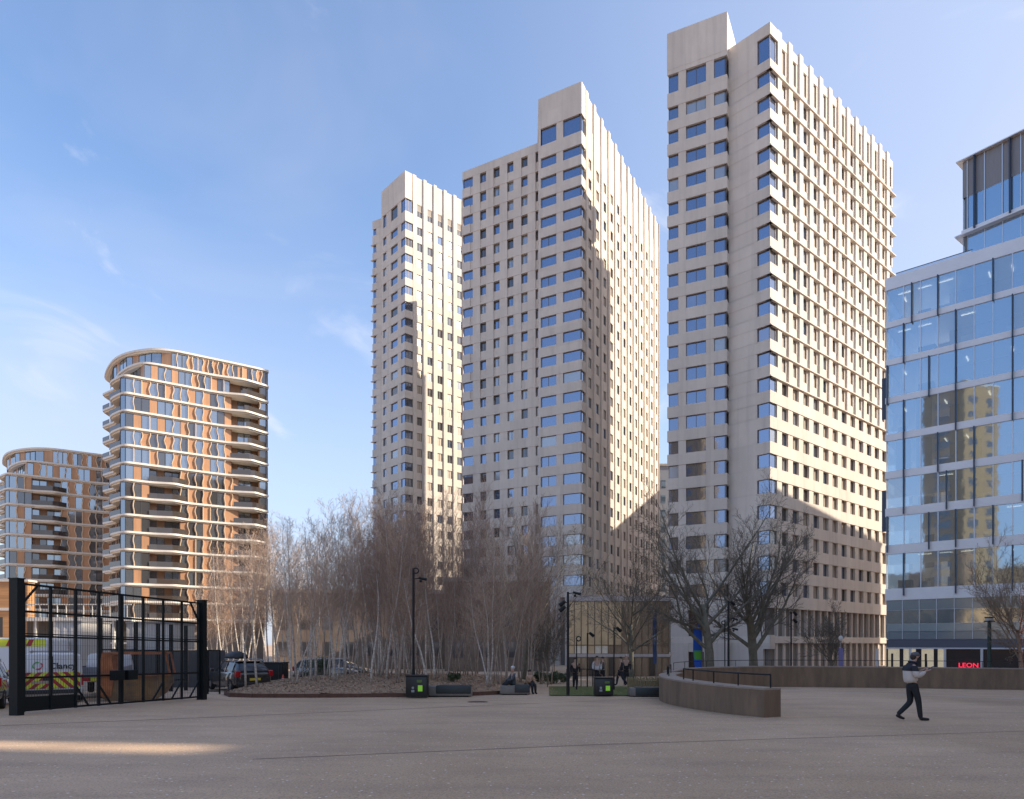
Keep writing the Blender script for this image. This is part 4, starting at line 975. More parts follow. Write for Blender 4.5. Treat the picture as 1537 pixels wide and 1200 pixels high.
# parked cars
def make_car(loc, rz, label, paint, box=True, wagon=True):
    c = thing('parked_car', label, 'car', loc, rz, None); Ln = 4.45; W_ = .88     # rear towards -Y
    y = lambda t: -Ln/2+Ln*t
    lower = [sec2(y(0), .42, .62, .86, W_-.16), sec2(y(.03), .28, .66, .96, W_-.05), sec2(y(.18), .22, .70, .99, W_), sec2(y(.5), .20, .68, .97, W_), sec2(y(.72), .20, .66, .93, W_), sec2(y(.9), .24, .60, .80, W_-.06), sec2(y(.98), .30, .52, .68, W_-.2), sec2(y(1.0), .36, .48, .60, W_-.3)]
    bevel(loft(lower).build('body', paint, c), .04)
    cab = loft([cab_s(y(.02), .93, 1.02, W_-.12, W_-.16), cab_s(y(.09), .93, 1.36, W_-.06, W_-.26), cab_s(y(.2), .93, 1.44, W_-.05, W_-.24), cab_s(y(.48), .93, 1.46, W_-.05, W_-.24), cab_s(y(.6), .93, 1.36, W_-.06, W_-.26), cab_s(y(.74), .90, .96, W_-.1, W_-.16)])
    bevel(cab.build('cabin_glass', M_VGL, c), .02)
    rf = MB(); rf.box(-W_+.27, W_-.27, y(.10), y(.58), 1.43, 1.475); bevel(rf.build('roof', paint, c), .02)
    for sx in (-1, 1):
        for t in (.19, .80): wheel(c, sx*(W_+.005), y(t), .315)
        p = MB()
        for t in (.16, .36, .55): p.obb((sx*(W_-.05), y(t), .95), (sx*-.19, .04, .49), (0, .06, 0), (sx*.02, 0, 0))
        p.build('pillar', paint, c)
        tl = MB(); tl.box(sx*W_-.20*(sx > 0)-.02*(sx<0)*0, sx*W_+.20*(sx < 0), y(.0)-.01, y(.06), .74, 1.02); bevel(tl.build('tail_light', M_TAIL, c), .02)
        mr = MB(); mr.box(min(sx*W_, sx*(W_+.17)), max(sx*W_, sx*(W_+.17)), y(.66), y(.69), .93, 1.07); bevel(mr.build('mirror', paint, c), .02)
        rr_ = MB(); rr_.tube([(sx*(W_-.30), y(.12), 1.47), (sx*(W_-.28), y(.15), 1.53), (sx*(W_-.28), y(.52), 1.54), (sx*(W_-.30), y(.56), 1.47)], .018, 6); rr_.build('roof_rail', M_RIM, c)
        hl = MB(); hl.box(sx*(W_-.38)-.1, sx*(W_-.38)+.1, y(.95), y(.992), .56, .68); hl.build('headlight', M_GLB, c)
    pl = MB(); pl.box(-.26, .26, y(0)-.03, y(0)-.005, .56, .67); pl.build('number_plate', M_PLATE, c)
    bp = MB(); bp.box(-W_+.1, W_-.1, y(0)-.05, y(.04), .30, .48); bevel(bp.build('bumper', M_BUMP, c), .03)
    return c
def sec2(y, zb, zm, zt, w): return [(-w*.9, y, zb), (w*.9, y, zb), (w, y, zb+.12), (w, y, zm), (w*.96, y, zt-.05), (w*.88, y, zt), (-w*.88, y, zt), (-w*.96, y, zt-.05), (-w, y, zm), (-w, y, zb+.12)]
def cab_s(y, z0, z1, w0, w1): return [(-w0, y, z0), (w0, y, z0), (w1, y, z1-.05), (w1-.1, y, z1), (-w1+.1, y, z1), (-w1, y, z1-.05)]
M_CAR = mat('dark_grey_car_paint', (.05, .052, .055), .22, .5, coat=1); M_CAR2 = mat('silver_car_paint', (.30, .31, .33), .25, .6, coat=1)
Yc = 33.6; car = make_car((px(348, Yc), Yc+.7, gz(Yc)), R(42), 'dark estate car with a black roof box, its red tail lights facing the plaza', M_CAR)
rb = thing('roof_box', 'black roof box carried on top of the dark estate car', 'roof box', (car.location.x-.1, car.location.y, gz(Yc)+1.56), R(42))
b = loft([[(w*math.cos(a)*1.0, yy, .03+h*max(0, math.sin(a))) for a in [R(-20+220*i/9) for i in range(10)]] for yy, w, h in ((-.85, .18, .12), (-.7, .36, .30), (-.2, .42, .36), (.5, .38, .30), (.95, .22, .16), (1.1, .08, .08))])
o = b.build('lid', M_BUMP, rb, smooth=True); bb = MB(); bb.box(-.36, .36, -.75, .95, -.0, .05); bb.build('base', M_BLK, rb)
make_car((px(484, 47), 48, gz(47)), R(-75), 'silver car parked beyond the birch bed, seen between the trunks', M_CAR2)
make_car((px(505, 52), 54, gz(52)), R(-100), 'dark car parked furthest back beyond the birch bed', M_CAR)
make_car((px(-75, 21.5), 22.6, gz(22)), R(30), 'grey car cut off by the left edge of the picture behind the gate', M_CAR2)
# flatbed between van and skip
t_ = thing('flatbed_truck', 'small works truck with yellow stripes between the van and the rusty skip', 'truck', (px(134, 28)-.2, 29.5, gz(28)), R(24))
b = MB(); b.box(-.9, .9, -2.2, 1.0, .70, .84); b.build('flatbed', M_BUMP, t_); b = MB(); b.box(-.9, .9, -2.2, -2.15, .84, 1.25); b.box(-.9, -.85, -2.15, 1.0, .84, 1.25); b.box(.85, .9, -2.15, 1.0, .84, 1.25); b.build('side_board', mat('grey_board', (.25, .27, .32), .5), t_)
b = MB()
for k in range(6): b.box(-.88+.3*k, -.62+.3*k, -2.225, -2.203, .70, .83, k % 2)
b.build('chevron_panel', [M_YEL, M_RED], t_); b = loft([sec(1.05, .5, 1.1, 1.75, .9, .78), sec(1.9, .5, 1.1, 1.75, .9, .75), sec(2.5, .5, 1.05, 1.15, .9, .8), sec(2.75, .5, .9, 1.0, .85, .7)]); bevel(b.build('cab', M_VAN, t_))
for sx in (-1, 1):
    for yy in (-1.3, 1.9): wheel(t_, sx*.9, yy, .36)
# skip
sk = thing('skip', 'rusty orange and ochre open skip with raised end frames behind the gate', 'skip', (px(196, 26), 26.4, gz(26)), R(20))
M_RUST = mat('rusty_orange_steel', (.42, .15, .06), .75, var=.5, vs=2.5, bump=.2); M_OCH = mat('worn_ochre_steel', (.34, .19, .075), .7, var=.45, vs=1.8, col2=(.10, .075, .05))
b = MB(); hull = [(-1.0, 0.12), (-1.15, .95), (1.22, .95), (1.22, .62), (1.0, .22), (.72, .02), (-.8, .02)]
b.prof(hull, (0, -.75, 0), (1, 0, 0), (0, 0, 1), (0, 1, 0), .04); b.prof(hull, (0, .75, 0), (1, 0, 0), (0, 0, 1), (0, 1, 0), .04)
for (x0, z0), (x1, z1) in zip(hull[3:], hull[4:]): b.quad((x0, -.72, z0), (x1, -.72, z1), (x1, .76, z1), (x0, .76, z0))
b.quad((-1.0, -.72, .12), (-1.15, -.72, .95), (-1.15, .76, .95), (-1.0, .76, .12)); b.quad((-.8, -.72, .02), (-1.0, -.72, .12), (-1.0, .76, .12), (-.8, .76, .02)); b.build('hull', M_OCH, sk)
b = MB(); b.prof([(-1.18, .2), (-1.18, .95), (-1.0, 1.82), (-.72, 1.82), (-.62, .95), (-.7, .2)], (0, -.80, 0), (1, 0, 0), (0, 0, 1), (0, 1, 0), .05); b.prof([(-1.18, .2), (-1.18, .95), (-1.0, 1.82), (-.72, 1.82), (-.62, .95), (-.7, .2)], (0, .76, 0), (1, 0, 0), (0, 0, 1), (0, 1, 0), .05); b.box(-1.0, -.72, -.75, .76, 1.76, 1.82); b.build('end_panel', M_RUST, sk)
b = MB(); b.box(-.72, 1.12, -.80, -.74, 1.74, 1.82); b.box(-.72, 1.12, .74, .80, 1.74, 1.82); b.obb((1.06, -.80, 1.80), (.16, 0, -.86), (.07, 0, 0), (0, .06, 0)); b.obb((1.06, .74, 1.80), (.16, 0, -.86), (.07, 0, 0), (0, .06, 0)); b.box(1.05, 1.12, -.8, .8, 1.74, 1.81); b.box(-1.1, 1.25, -.83, -.79, .92, 1.0); b.build('top_frame', M_RUST, sk)
# site cabins, canopy and fence behind the gate
M_CAB = mat('pale_corrugated_cabin', (.50, .48, .46), .6, var=.1, vs=1); M_CABD = mat('dark_cabin_opening', (.05, .05, .055), .4)
def cabin(label, x0, x1, Y, h, dep=2.4, lift=0, nwin=1):
    c = thing('site_cabin', label, 'site cabin', ((x0+x1)/2, Y+dep/2, gz(Y)+lift)); w = (x1-x0)/2
    b = MB(); P = []; n = int((x1-x0)/.16)
    for i in range(n+1): P.append((-w+2*w*i/n, -dep/2+(.03 if i % 2 else 0)))
    P += [(w, dep/2), (-w, dep/2)]; b.prism(P, 0, h); b.build('wall', M_CAB, c)
    b = MB(); b.box(-w-.04, w+.04, -dep/2-.05, dep/2+.04, h, h+.09); b.build('roof', mat('cabin_roof', (.20, .20, .21), .6), c)
    for i in range(nwin): b = MB(); q = -w+2*w*(i+.5)/nwin; b.box(q-.35, q+.35, -dep/2-.02, -dep/2+.1, h*.42, h*.80); b.build('window', M_CABD, c)
    return c
cabin('pale corrugated site cabin directly behind the white works van', px(84, 33), px(122, 33), 33, 3.3, nwin=0)
cabin('long pale site cabin raised behind the rusty skip', px(190, 38), px(262, 38), 38, 1.45, lift=2.05, nwin=0)
b = thing('site_hoarding', 'dark hoarding panels under the raised pale cabin', 'hoarding', (px(225, 37), 37.4, gz(37)))
for k in range(7): q = MB(); q.box(-3.1+1.0*k, -2.14+1.0*k, -.04, .04, 0, 2.02); q.build('panel', mat('hoarding_dark', (.06, .06, .065), .6), b)
M_SCAF = mat('white_painted_steel', (.62, .60, .56), .5)
cn = thing('raised_walkway', 'white steel framed walkway with railings behind the gate, below the curved apartments', 'walkway', (px(120, 44), 44, gz(44)))
X0, X1 = px(30, 44)-cn.location.x, px(205, 44)-cn.location.x
b = MB(); b.box(X0, X1, -.6, .8, 3.95, 4.18); b.build('deck', M_SCAF, cn)
b = MB(); b.box(X0, X1, -.62, -.56, 4.95, 5.02)
k = X0
while k < X1: b.box(k, k+.05, -.62, -.57, 4.18, 4.98); k += .55
b.build('railing', M_SCAF, cn)
for i in range(7): q = MB(); xx = X0+(X1-X0)*i/6.05; q.box(xx, xx+.16, -.5, -.34, 0, 3.95); q.build('post', M_SCAF, cn)
b = MB(); b.box(X0, X1, .62, .78, 0, 3.95); b.build('back_wall', mat('grey_brown_boards', (.13, .115, .10), .8, var=.3, vs=2, stretch=(6, 1, .2)), cn)
b = MB(); b.box(X0, X1, -.48, -.40, 2.5, 2.6); b.box(X0, px(80, 44)-cn.location.x, -.48, -.40, 1.4, 1.5); b.build('cross_rail', M_SCAF, cn)
tw = thing('timber_building', 'orange brown timber clad building at the left edge behind the gate', 'building', (px(-40, 52), 54, gz(52)))
X1 = px(13, 50.5)-tw.location.x
b = MB(); b.box(-9, X1, -1.5, -.7, 0, 7.4); b.build('wall', mat('timber_cladding', (.50, .27, .12), .7, var=.3, vs=1, stretch=(.4, .4, 9)), tw); b = MB(); b.box(-9.1, X1+.1, -1.6, -.6, 7.4, 7.55); b.box(-9.1, X1+.05, -1.6, -1.5, 5.2, 5.4); b.build('trim', M_SCAF, tw)
for k in range(2): q = MB(); q.box(X1-1.0-1.6*k, X1-.3-1.6*k, -1.54, -1.4, 3.2, 4.7); q.build('vent', M_CABD, tw)
# dark container and dark fence panel right of the gate
bx = thing('storage_box', 'black storage container beyond the dark estate car', 'container', (px(404, 44), 45, gz(44)))
b = MB(); b.box(-.72, .72, -.6, .6, 0, 1.25); bevel(b.build('body', M_BLK, bx), .03); b = MB(); b.box(-.76, .76, -.64, .64, 1.25, 1.32); b.box(-.5, -.46, -.63, -.6, .1, 1.2); b.box(.46, .5, -.63, -.6, .1, 1.2); b.build('lid', M_BUMP, bx)
fx = thing('mesh_fence', 'narrow dark framed fence panel just right of the gate post', 'fence panel', (px(313, 30), 30.5, gz(30)))
b = MB()
for x in (-.28, .24): b.box(x, x+.06, -.03, .03, 0, 1.95)
for z in (.1, 1.9): b.box(-.28, .3, -.025, .025, z, z+.05)
for k in range(9): b.box(-.21+.055*k, -.2+.055*k, -.01, .01, .12, 1.9)
b.build('frame', M_GATE, fx)
cone = thing('traffic_cone', 'red and white traffic cone between the black container and the birches', 'traffic cone', (px(423, 37), 37.2, gz(37)))
b = MB(); b.box(-.19, .19, -.19, .19, 0, .04); b.build('base', M_BUMP, cone); b = MB(); b.cyl((0, 0, .04), .14, .28, 14, 0, .10); b.cyl((0, 0, .32), .098, .18, 14, 1, .068); b.cyl((0, 0, .50), .066, .2, 14, 0, .03); b.build('cone', [mat('cone_red', (.75, .10, .04), .5), M_SCAF], cone)
# ------------------------------------------------------------------ lamp posts
def camera_lamp(label, p, Y, H, heads, r=.05, group='slim black lamp posts'):
    L_ = thing('lamp_post', label, 'lamp post', (px(p, Y), Y, (bed_z(px(p, Y), Y)-.05 if in_poly(px(p, Y), Y, bed) else gz(Y))), 0, group)
    b = MB(); b.cyl((0, 0, 0), r*1.25, 1.0, 12); b.cyl((0, 0, 1.0), r, H-1.0, 12, 0, r*.9); b.build('pole', M_BLK, L_)
    for (z, sx, kind) in heads:
        h_ = MB()
        if kind == 'spot':
            h_.tube([(0, 0, z), (sx*.14, -.02, z)], .02, 6); h_.tube([(sx*.12, -.06, z+.05), (sx*.34, .04, z-.12)], [.07, .095], 10)
        elif kind == 'ring':
            pts = [(sx*.1+.11*math.cos(R(a)), 0, z+.11*math.sin(R(a))) for a in range(0, 361, 30)]; h_.tube(pts, .03, 6, cap=False)
        else:
            h_.tube([(0, 0, z), (sx*.3, 0, z+.05)], .02, 6); h_.tube([(sx*.22, 0, z+.06), (sx*.55, 0, z-.02)], [.05, .06], 8); h_.ball((sx*.3, 0, z-.08), .06)
        h_.build('lamp_head', M_BLK, L_)
    return L_
camera_lamp('tall black lamp post with ring and spotlight heads behind the bin at the birch bed', 620.5, 28.6, 5.2, [(5.1, 1, 'ring'), (4.75, 1, 'cam')], .055)
camera_lamp('black lamp post with three spotlights standing alone left of the lawn', 852.5, 29.2, 4.4, [(4.32, 1, 'cam'), (3.95, -1, 'spot'), (3.72, -1, 'spot')], .055)
camera_lamp('thin black post on the lawn, just right of the three spotlight lamp post', 865.5, 34, 2.6, [(2.55, 1, 'ring')], .03)
camera_lamp('thin black post with one small spotlight in front of the glass pavilion', 881.5, 37, 2.95, [(2.9, 1, 'spot')], .03)
camera_lamp('thin black post rising behind the bin on the lawn', 921.5, 34, 3.1, [(3.05, 1, 'spot')], .03)
camera_lamp('tall black post with a white globe camera between the two big bare trees', 1093.5, 41, 5.0, [(4.9, 1, 'spot'), (3.9, 1, 'ball2'), (3.3, 1, 'cam')], .06)
camera_lamp('thinner black post close to the left of the post with the globe camera', 1088, 43, 4.0, [(3.8, -1, 'ring')], .035)
camera_lamp('black post with two spotlights in front of the gridded tower foot', 1187.5, 42, 4.4, [(4.35, 1, 'spot'), (3.9, 1, 'spot')], .045)
sl = thing('street_lamp', 'dark green street lamp with a square white head in front of the glass offices', 'street lamp', (px(1485, 44), 44, gz(44)))
b = MB(); b.cyl((0, 0, 0), .11, 3.9, 12); b.build('pole', mat('green_black_paint', (.03, .06, .055), .4), sl); b = MB(); b.box(-.22, .22, -.22, .22, 3.9, 3.98); b.box(-.19, .19, -.19, .19, 4.15, 4.22); b.build('lamp_cap', M_BLK, sl); b = MB(); b.box(-.16, .16, -.16, .16, 3.98, 4.15); b.build('lamp_glass', M_SCAF, sl)
sg = thing('information_post', 'slim post with a pale top and violet banner in front of the gridded tower foot', 'information post', (px(1262, 42), 42, gz(42)))
b = MB(); b.cyl((0, 0, 0), .04, 2.9, 8); b.build('pole', M_STEEL, sg); b = MB(); b.box(-.12, .12, -.05, .05, .6, 2.2); b.build('banner', mat('violet_banner', (.20, .18, .38), .6), sg); b = MB(); b.ball((0, 0, 2.8), .13, sz=1.3); b.build('lamp_head', M_SCAF, sg)
def flag(label, p, Y, h, w, z0, colr, green=False):
    f_ = thing('banner_pole', label, 'banner', (px(p, Y), Y, gz(Y))); b = MB(); b.cyl((0, 0, 0), .035, h+.05, 8); b.build('pole', M_STEEL, f_)
    b = MB(); n = 10
    for i in range(n):
        za, zb_ = z0+(h-z0)*i/n, z0+(h-z0)*(i+1)/n; wa = w*(.75+.25*math.sin(3.1*i/n)); wb = w*(.75+.25*math.sin(3.1*(i+1)/n)); s0 = .05*math.sin(i*.9); s1 = .05*math.sin((i+1)*.9)
        if i == n-1: wb = w*.3
        for sx in (-1, 1): b.quad((0, sx*.006, za), (-wa, sx*.006+s0, za), (-wb, sx*.006+s1, zb_), (0, sx*.006, zb_), 0)
        if green and 2 <= i < 4: b.quad((-.05, -.012, za), (-wa+.05, -.012+s0, za), (-wb+.05, -.012+s1, zb_), (-.05, -.012, zb_), 1)
    b.build('flag', [colr, mat('flag_green', (.12, .45, .06), .6)], f_)
flag('bright blue and green feather flag behind the left big bare tree', 1054, 46, 3.9, .62, .9, mat('flag_blue', (.02, .12, .62), .6), True)
flag('dark blue banner beside the pavilion, left of the two big trees', 986, 50, 5.0, .32, 1.2, mat('banner_blue', (.04, .08, .20), .6))
# ------------------------------------------------------------------ bins, benches, planter
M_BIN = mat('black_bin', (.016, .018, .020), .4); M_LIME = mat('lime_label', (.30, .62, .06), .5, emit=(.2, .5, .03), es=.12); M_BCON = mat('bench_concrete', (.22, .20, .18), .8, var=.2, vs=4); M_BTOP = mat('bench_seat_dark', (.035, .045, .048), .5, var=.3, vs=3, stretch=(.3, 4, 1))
def make_bin(label, p, Y, w, h):
    b_ = thing('litter_bin', label, 'bin', (px(p, Y), Y+.3, gz(Y)), 0, 'black recycling bins')
    b = MB(); b.box(-w/2, w/2, -.3, .3, .04, h-.05); bevel(b.build('body', M_BIN, b_), .03); b = MB(); b.box(-w/2-.02, w/2+.02, -.33, .33, h-.05, h); bevel(b.build('lid', M_BIN, b_), .02)
    b = MB(); b.box(.02, .22, -.325, -.30, h*.68, h*.80); b.build('slot', mat('bin_opening', (.10, .17, .04), .6), b_)
    b = MB(); b.box(.06, .24, -.312, -.300, h*.30, h*.56); b.build('label_sign', M_LIME, b_)
    b = MB(); b.ball((-.14, -.302, h*.45), .05, sy=.1); b.box(-.20, -.08, -.310, -.301, h*.26, h*.36); b.build('label_sign', mat('label_grey', (.3, .33, .33), .6), b_); return b_
make_bin('black recycling bin with a lime label under the tall lamp post at the mulch bed', 625, 27.4, .86, .92)
make_bin('black twin recycling bin with a lime label on the edge of the lawn', 907, 28.6, .76, .80)
def make_bench(label, p0, p1, Y, h, seat=True, left=.0):
    x0, x1 = px(p0, Y), px(p1, Y); b_ = thing('bench', label, 'bench', ((x0+x1)/2, Y+.35, gz(Y)), 0, 'low plaza benches'); w = (x1-x0)/2
    b = MB(); b.prof([(-w, h*.12), (-w+.04, h), (w-.03, h), (w, h*.12)], (0, -.35, 0), (1, 0, 0), (0, 0, 1), (0, 1, 0), .7); bevel(b.build('base', M_BCON, b_), .02)
    b = MB(); b.box(-w+left, w-.03, -.38, .37, h-.30, h+.03); bevel(b.build('seat', M_BTOP, b_), .03); b = MB(); b.box(-w+.15, w-.15, -.3, .3, 0, h*.14); b.build('plinth', M_BLK, b_); return b_
make_bench('low dark topped bench right of the bin at the birch bed', 641, 708, 28.2, .44, left=.36)
make_bench('short grey bench between the birches and the lawn, beside the seated people', 750, 796, 29.8, .40, left=.65)
make_bench('long dark bench in front of the woven planter left of the curved wall', 946, 1006, 28.3, .36, left=.22)
pl = thing('planter', 'round woven straw coloured planter behind the bench left of the curved wall', 'planter', (px(974, 33), 33.6, gz(33)))
M_WICK = mat('woven_hurdle', (.34, .26, .14), .9, var=.5, vs=6, stretch=(8, 8, 1)); b = MB(); n = 60
for k in range(n):
    a = 2*math.pi*k/n; h_ = .62+.05*math.sin(k*2.3); b.cyl((.9*math.cos(a), .55*math.sin(a), 0), .035, h_, 5)
b.build('woven_side', M_WICK, pl); b = MB(); b.prism([(.88*math.cos(2*math.pi*k/24), .53*math.sin(2*math.pi*k/24)) for k in range(24)], 0, .5); b.build('soil', M_MULCH, pl)
rl = thing('guard_rail', 'low dark railing at the back of the lawn', 'railing', (px(868, 38), 38.5, gz(38)))
b = MB(); b.tube([(-.6, 0, 1.0), (.9, 0, .95)], .025, 6); b.build('rail', M_BLK, rl)
for x in (-.6, .2, .85): q = MB(); q.cyl((x, 0, 0), .025, .98, 6); q.build('post', M_BLK, rl)
# ------------------------------------------------------------------ trees
def bark(name, base, dark, s, st):
    return mat(name, base, .85, 0, var=.5, vs=s, col2=dark, stretch=st, bump=.3, bs=30)
M_BIRCH = bark('white_birch_bark', (.84, .78, .69), (.26, .21, .17), 5, (1, 1, 1.6)); M_BBROWN = bark('brown_birch_bark', (.56, .47, .39), (.26, .19, .15), 6, (1, 1, 1))
M_TWIG = mat('birch_twigs', (.37, .26, .20), .8, var=.3, vs=.7); M_TWIG2 = mat('pale_birch_twigs', (.54, .40, .30), .8, var=.3, vs=.7)
M_PLANE = bark('plane_bark', (.24, .22, .165), (.11, .105, .08), 4, (1, 1, .6)); M_PTW = mat('plane_twigs', (.16, .135, .105), .85)
def rot(v, ax, a): return Matrix.Rotation(a, 3, ax) @ v
def grow(T, Cw, rn, p, d, L, r, lvl, spec):
    """spec[lvl]: seg, sides, wander, up, children, (t0, t1), angle(lo, hi), length ratio, radius ratio, end radius ratio"""
    s = spec[lvl]; n = s['seg']; pts = [p.copy()]; rad = [r]; d = d.normalized(); dirs = [d.copy()]
    for i in range(n):
        w = Vector((rn.gauss(0, 1), rn.gauss(0, 1), rn.gauss(0, .6)))*s['wander']; d = (d+w+Vector((0, 0, s['up']))).normalized()
        p = p+d*(L/n); pts.append(p.copy()); rad.append(r*(1-(1-s['end'])*(i+1)/n)); dirs.append(d.copy())
    (T if lvl <= spec['trunk'] else Cw).tube(pts, rad, s['sides'], 0, lvl == 0)
    if lvl+1 not in spec: return
    k = s['kids'] if isinstance(s['kids'], int) else rn.randint(*s['kids']); az = rn.uniform(0, 6.28)
    for i in range(k):
        t = s['t'][0]+(s['t'][1]-s['t'][0])*(i+rn.random())/k; f_ = t*n; j = min(int(f_), n-1); q = pts[j].lerp(pts[j+1], f_-j); dd = dirs[j+1]
        az += 2.4+rn.uniform(-.5, .5); ax = rot(dd.orthogonal().normalized(), dd, az); a = R(rn.uniform(*s['ang'])); c = rot(dd, ax, a)
        if c.z < s.get('minz', -9): c.z = s.get('minz', -9)
        l = L*s['lr']*rn.uniform(.7, 1.2)*(1-s.get('tl', .5)*t) if not s.get('abs') else s['abs']*rn.uniform(.65, 1.2)*(1-s.get('tl', .5)*abs(t-s.get('tm', 0)))
        rr = rad[j]*s['rr']
        grow(T, Cw, rn, q, c, l, max(rr, spec['rmin']), lvl+1, spec)
def tree_geo(seed, H, r, spec, lean=(0, 0), stems=1, spread=.18, fork=0):
    rn = random.Random(seed); T = MB(); Cw = MB()
    for k in range(stems):
        a = 6.28*k/stems+rn.uniform(-.4, .4); q = spread if stems > 1 else .02
        d = Vector((math.cos(a)*q+lean[0], math.sin(a)*q+lean[1], 1)); h = H*(1 if k == 0 else rn.uniform(.75, .98))
        grow(T, Cw, rn, Vector((math.cos(a)*.08*(stems > 1), math.sin(a)*.08*(stems > 1), -.15)), d, h, r*(1 if stems == 1 else .8), 0, spec)
    return T, Cw
SP_B = {'trunk': 0, 'rmin': .0052,
  0: dict(seg=9, sides=6, wander=.045, up=.05, kids=30, t=(.36, .99), ang=(28, 55), abs=2.5, tl=.95, tm=.42, rr=.26, end=.10, minz=.2, lr=1),
  1: dict(seg=4, sides=3, wander=.12, up=.10, kids=(8, 11), t=(.12, 1), ang=(22, 50), lr=.42, tl=.4, rr=.5, end=.3),
  2: dict(seg=2, sides=3, wander=.12, up=.08, kids=(3, 4), t=(.2, 1), ang=(20, 45), lr=.55, tl=.3, rr=.8, end=.6),
  3: dict(seg=1, sides=3, wander=.1, up=.05, kids=0, t=(0, 1), ang=(0, 1), lr=1, rr=1, end=.6)}
SP_D = {'trunk': 0, 'rmin': .0052,
  0: dict(seg=9, sides=5, wander=.05, up=.06, kids=26, t=(.22, .99), ang=(16, 42), abs=2.7, tl=.8, tm=.35, rr=.30, end=.10, minz=.4, lr=1),
  1: dict(seg=4, sides=3, wander=.08, up=.16, kids=(7, 9), t=(.10, 1), ang=(16, 40), lr=.42, tl=.4, rr=.5, end=.3),
  2: dict(seg=2, sides=3, wander=.08, up=.12, kids=(3, 4), t=(.2, 1), ang=(12, 35), lr=.55, tl=.3, rr=.8, end=.6),
  3: dict(seg=1, sides=3, wander=.1, up=.05, kids=0, t=(0, 1), ang=(0, 1), lr=1, rr=1, end=.6)}
BH = 11.0
def proto(seed, kind):
    if kind == 'white': T, Cw = tree_geo(seed, BH, .075, SP_B, lean=(random.Random(seed).uniform(-.1, .1), 0), stems=1)
    elif kind == 'multi': T, Cw = tree_geo(seed, BH, .070, SP_B, stems=3, spread=.17)
    else: T, Cw = tree_geo(seed, BH, .060, SP_D, stems=2, spread=.10)
    bm_ = M_BBROWN if kind == 'dense' else M_BIRCH; t = thing('birch_tree', '-', 'tree', (0, 0, 0))
    T.build('trunk', bm_, t, smooth=True); Cw.build('crown', M_TWIG2 if seed % 2 else M_TWIG, t); return t
protos = {'white': [proto(s, 'white') for s in (1, 2, 3, 4)], 'multi': [proto(s, 'multi') for s in (11, 12)], 'dense': [proto(s, 'dense') for s in (21, 22, 23, 24)]}
used = set()
TOP = [(300, 880), (330, 835), (380, 800), (412, 775), (450, 775), (500, 782), (540, 762), (575, 745), (620, 738), (650, 745), (700, 728), (760, 730), (800, 752), (850, 800), (900, 850)]
def topy(p):
    for (a, b), (c, d) in zip(TOP, TOP[1:]):
        if a <= p <= c: return b+(d-b)*(p-a)/(c-a)
    return 880
def place_tree(kind, p, Y, rn, label, group, hf=1.0, H=None):
    x = px(p, Y); zb = bed_z(x, Y)-.05 if in_poly(x, Y, bed) else gz(Y)
    if H is None: H = (HZ-topy(p))*Y/F_PX+EYE-zb
    H *= hf; ps = protos[kind]; pr = ps[rn.randrange(len(ps))]; s = H/(BH*.99)
    sw = max(s, .8)*rn.uniform(.85, 1.0)
    if pr.name in used: r_ = dup(pr, (x, Y, zb), rn.uniform(0, 6.28), label, (sw, sw, s), group)
    else: used.add(pr.name); pr.location = (x, Y, zb); pr.rotation_euler.z = rn.uniform(0, 6.28); pr.scale = (sw, sw, s); pr['label'] = label; pr['group'] = group; r_ = pr
    return r_
rt_ = random.Random(77); GRP = 'bare birches on the mulch bed'
front = [('white', 369, 31.5, 'slim white birch in front of the dark estate car, leftmost on the mulch bed', .86), ('white', 386, 30.3, 'dark stemmed slim birch at the tip of the mulch bed beside the dark estate car', .7),
 ('multi', 442, 30.2, 'clump of white birch stems at the front of the mulch bed beside the traffic cone', .95), ('white', 467, 32.8, 'single pale birch left of centre of the bed, in front of the silver parked car', .9),
 ('multi', 503, 31.5, 'white birch clump on the crest of the mulch bed beside the silver car', .95), ('white', 558, 30.0, 'small forked dark birch at the front edge, halfway to the tall lamp post', .62),
 ('white', 580, 33.5, 'white birch leaning left of the tall lamp post', .95), ('dense', 597, 31.2, 'thin brown stemmed birch just left of the litter bin', .85),
 ('white', 641, 31.0, 'bright white slender birch just right of the tall lamp post and bin', .55), ('white', 652, 32.5, 'pale curved birch stem behind the low bench beside the bin', .6),
 ('multi', 733, 31.5, 'thick pale birch clump between the two benches', .7)]
for k, p, Y, lab, hf in front: place_tree(k, p, Y, rt_, lab, GRP, hf)
for i in range(26):       # white birches of the left and middle bed
    p = 400+i*8.6+rt_.uniform(-5, 5); Y = rt_.uniform(33, 49); place_tree(rt_.choice(('white', 'white', 'multi')), p, Y, rt_, 'white barked bare birch in the thick of the left half of the grove', GRP, rt_.uniform(.84, 1.02))
for i in range(34):       # dense brown stems to the right
    p = 560+i*8.0+rt_.uniform(-5, 5); Y = rt_.uniform(31.5, 47) if p < 770 else rt_.uniform(36, 46); place_tree('dense' if rt_.random() < .85 else 'white', p, Y, rt_, 'upright bare birch in the dense brown thicket right of the lamp post', GRP, rt_.uniform(.80, 1.02))
for i in range(15):       # beyond the car, right of the gate
    p = 306+i*7.0+rt_.uniform(-3, 3); Y = rt_.uniform(50, 60); place_tree(rt_.choice(('white', 'white', 'multi')), p, Y, rt_, 'pale birch beyond the parked estate car, between gate and mulch bed', 'birches behind the parked cars', rt_.uniform(.85, 1.05))
for i in range(11):
    p = 420+i*22+rt_.uniform(-6, 6); Y = rt_.uniform(56, 72); place_tree(rt_.choice(('dense', 'white')), p, Y, rt_, 'background birch far behind the grove', 'birches furthest back', rt_.uniform(.78, .95))
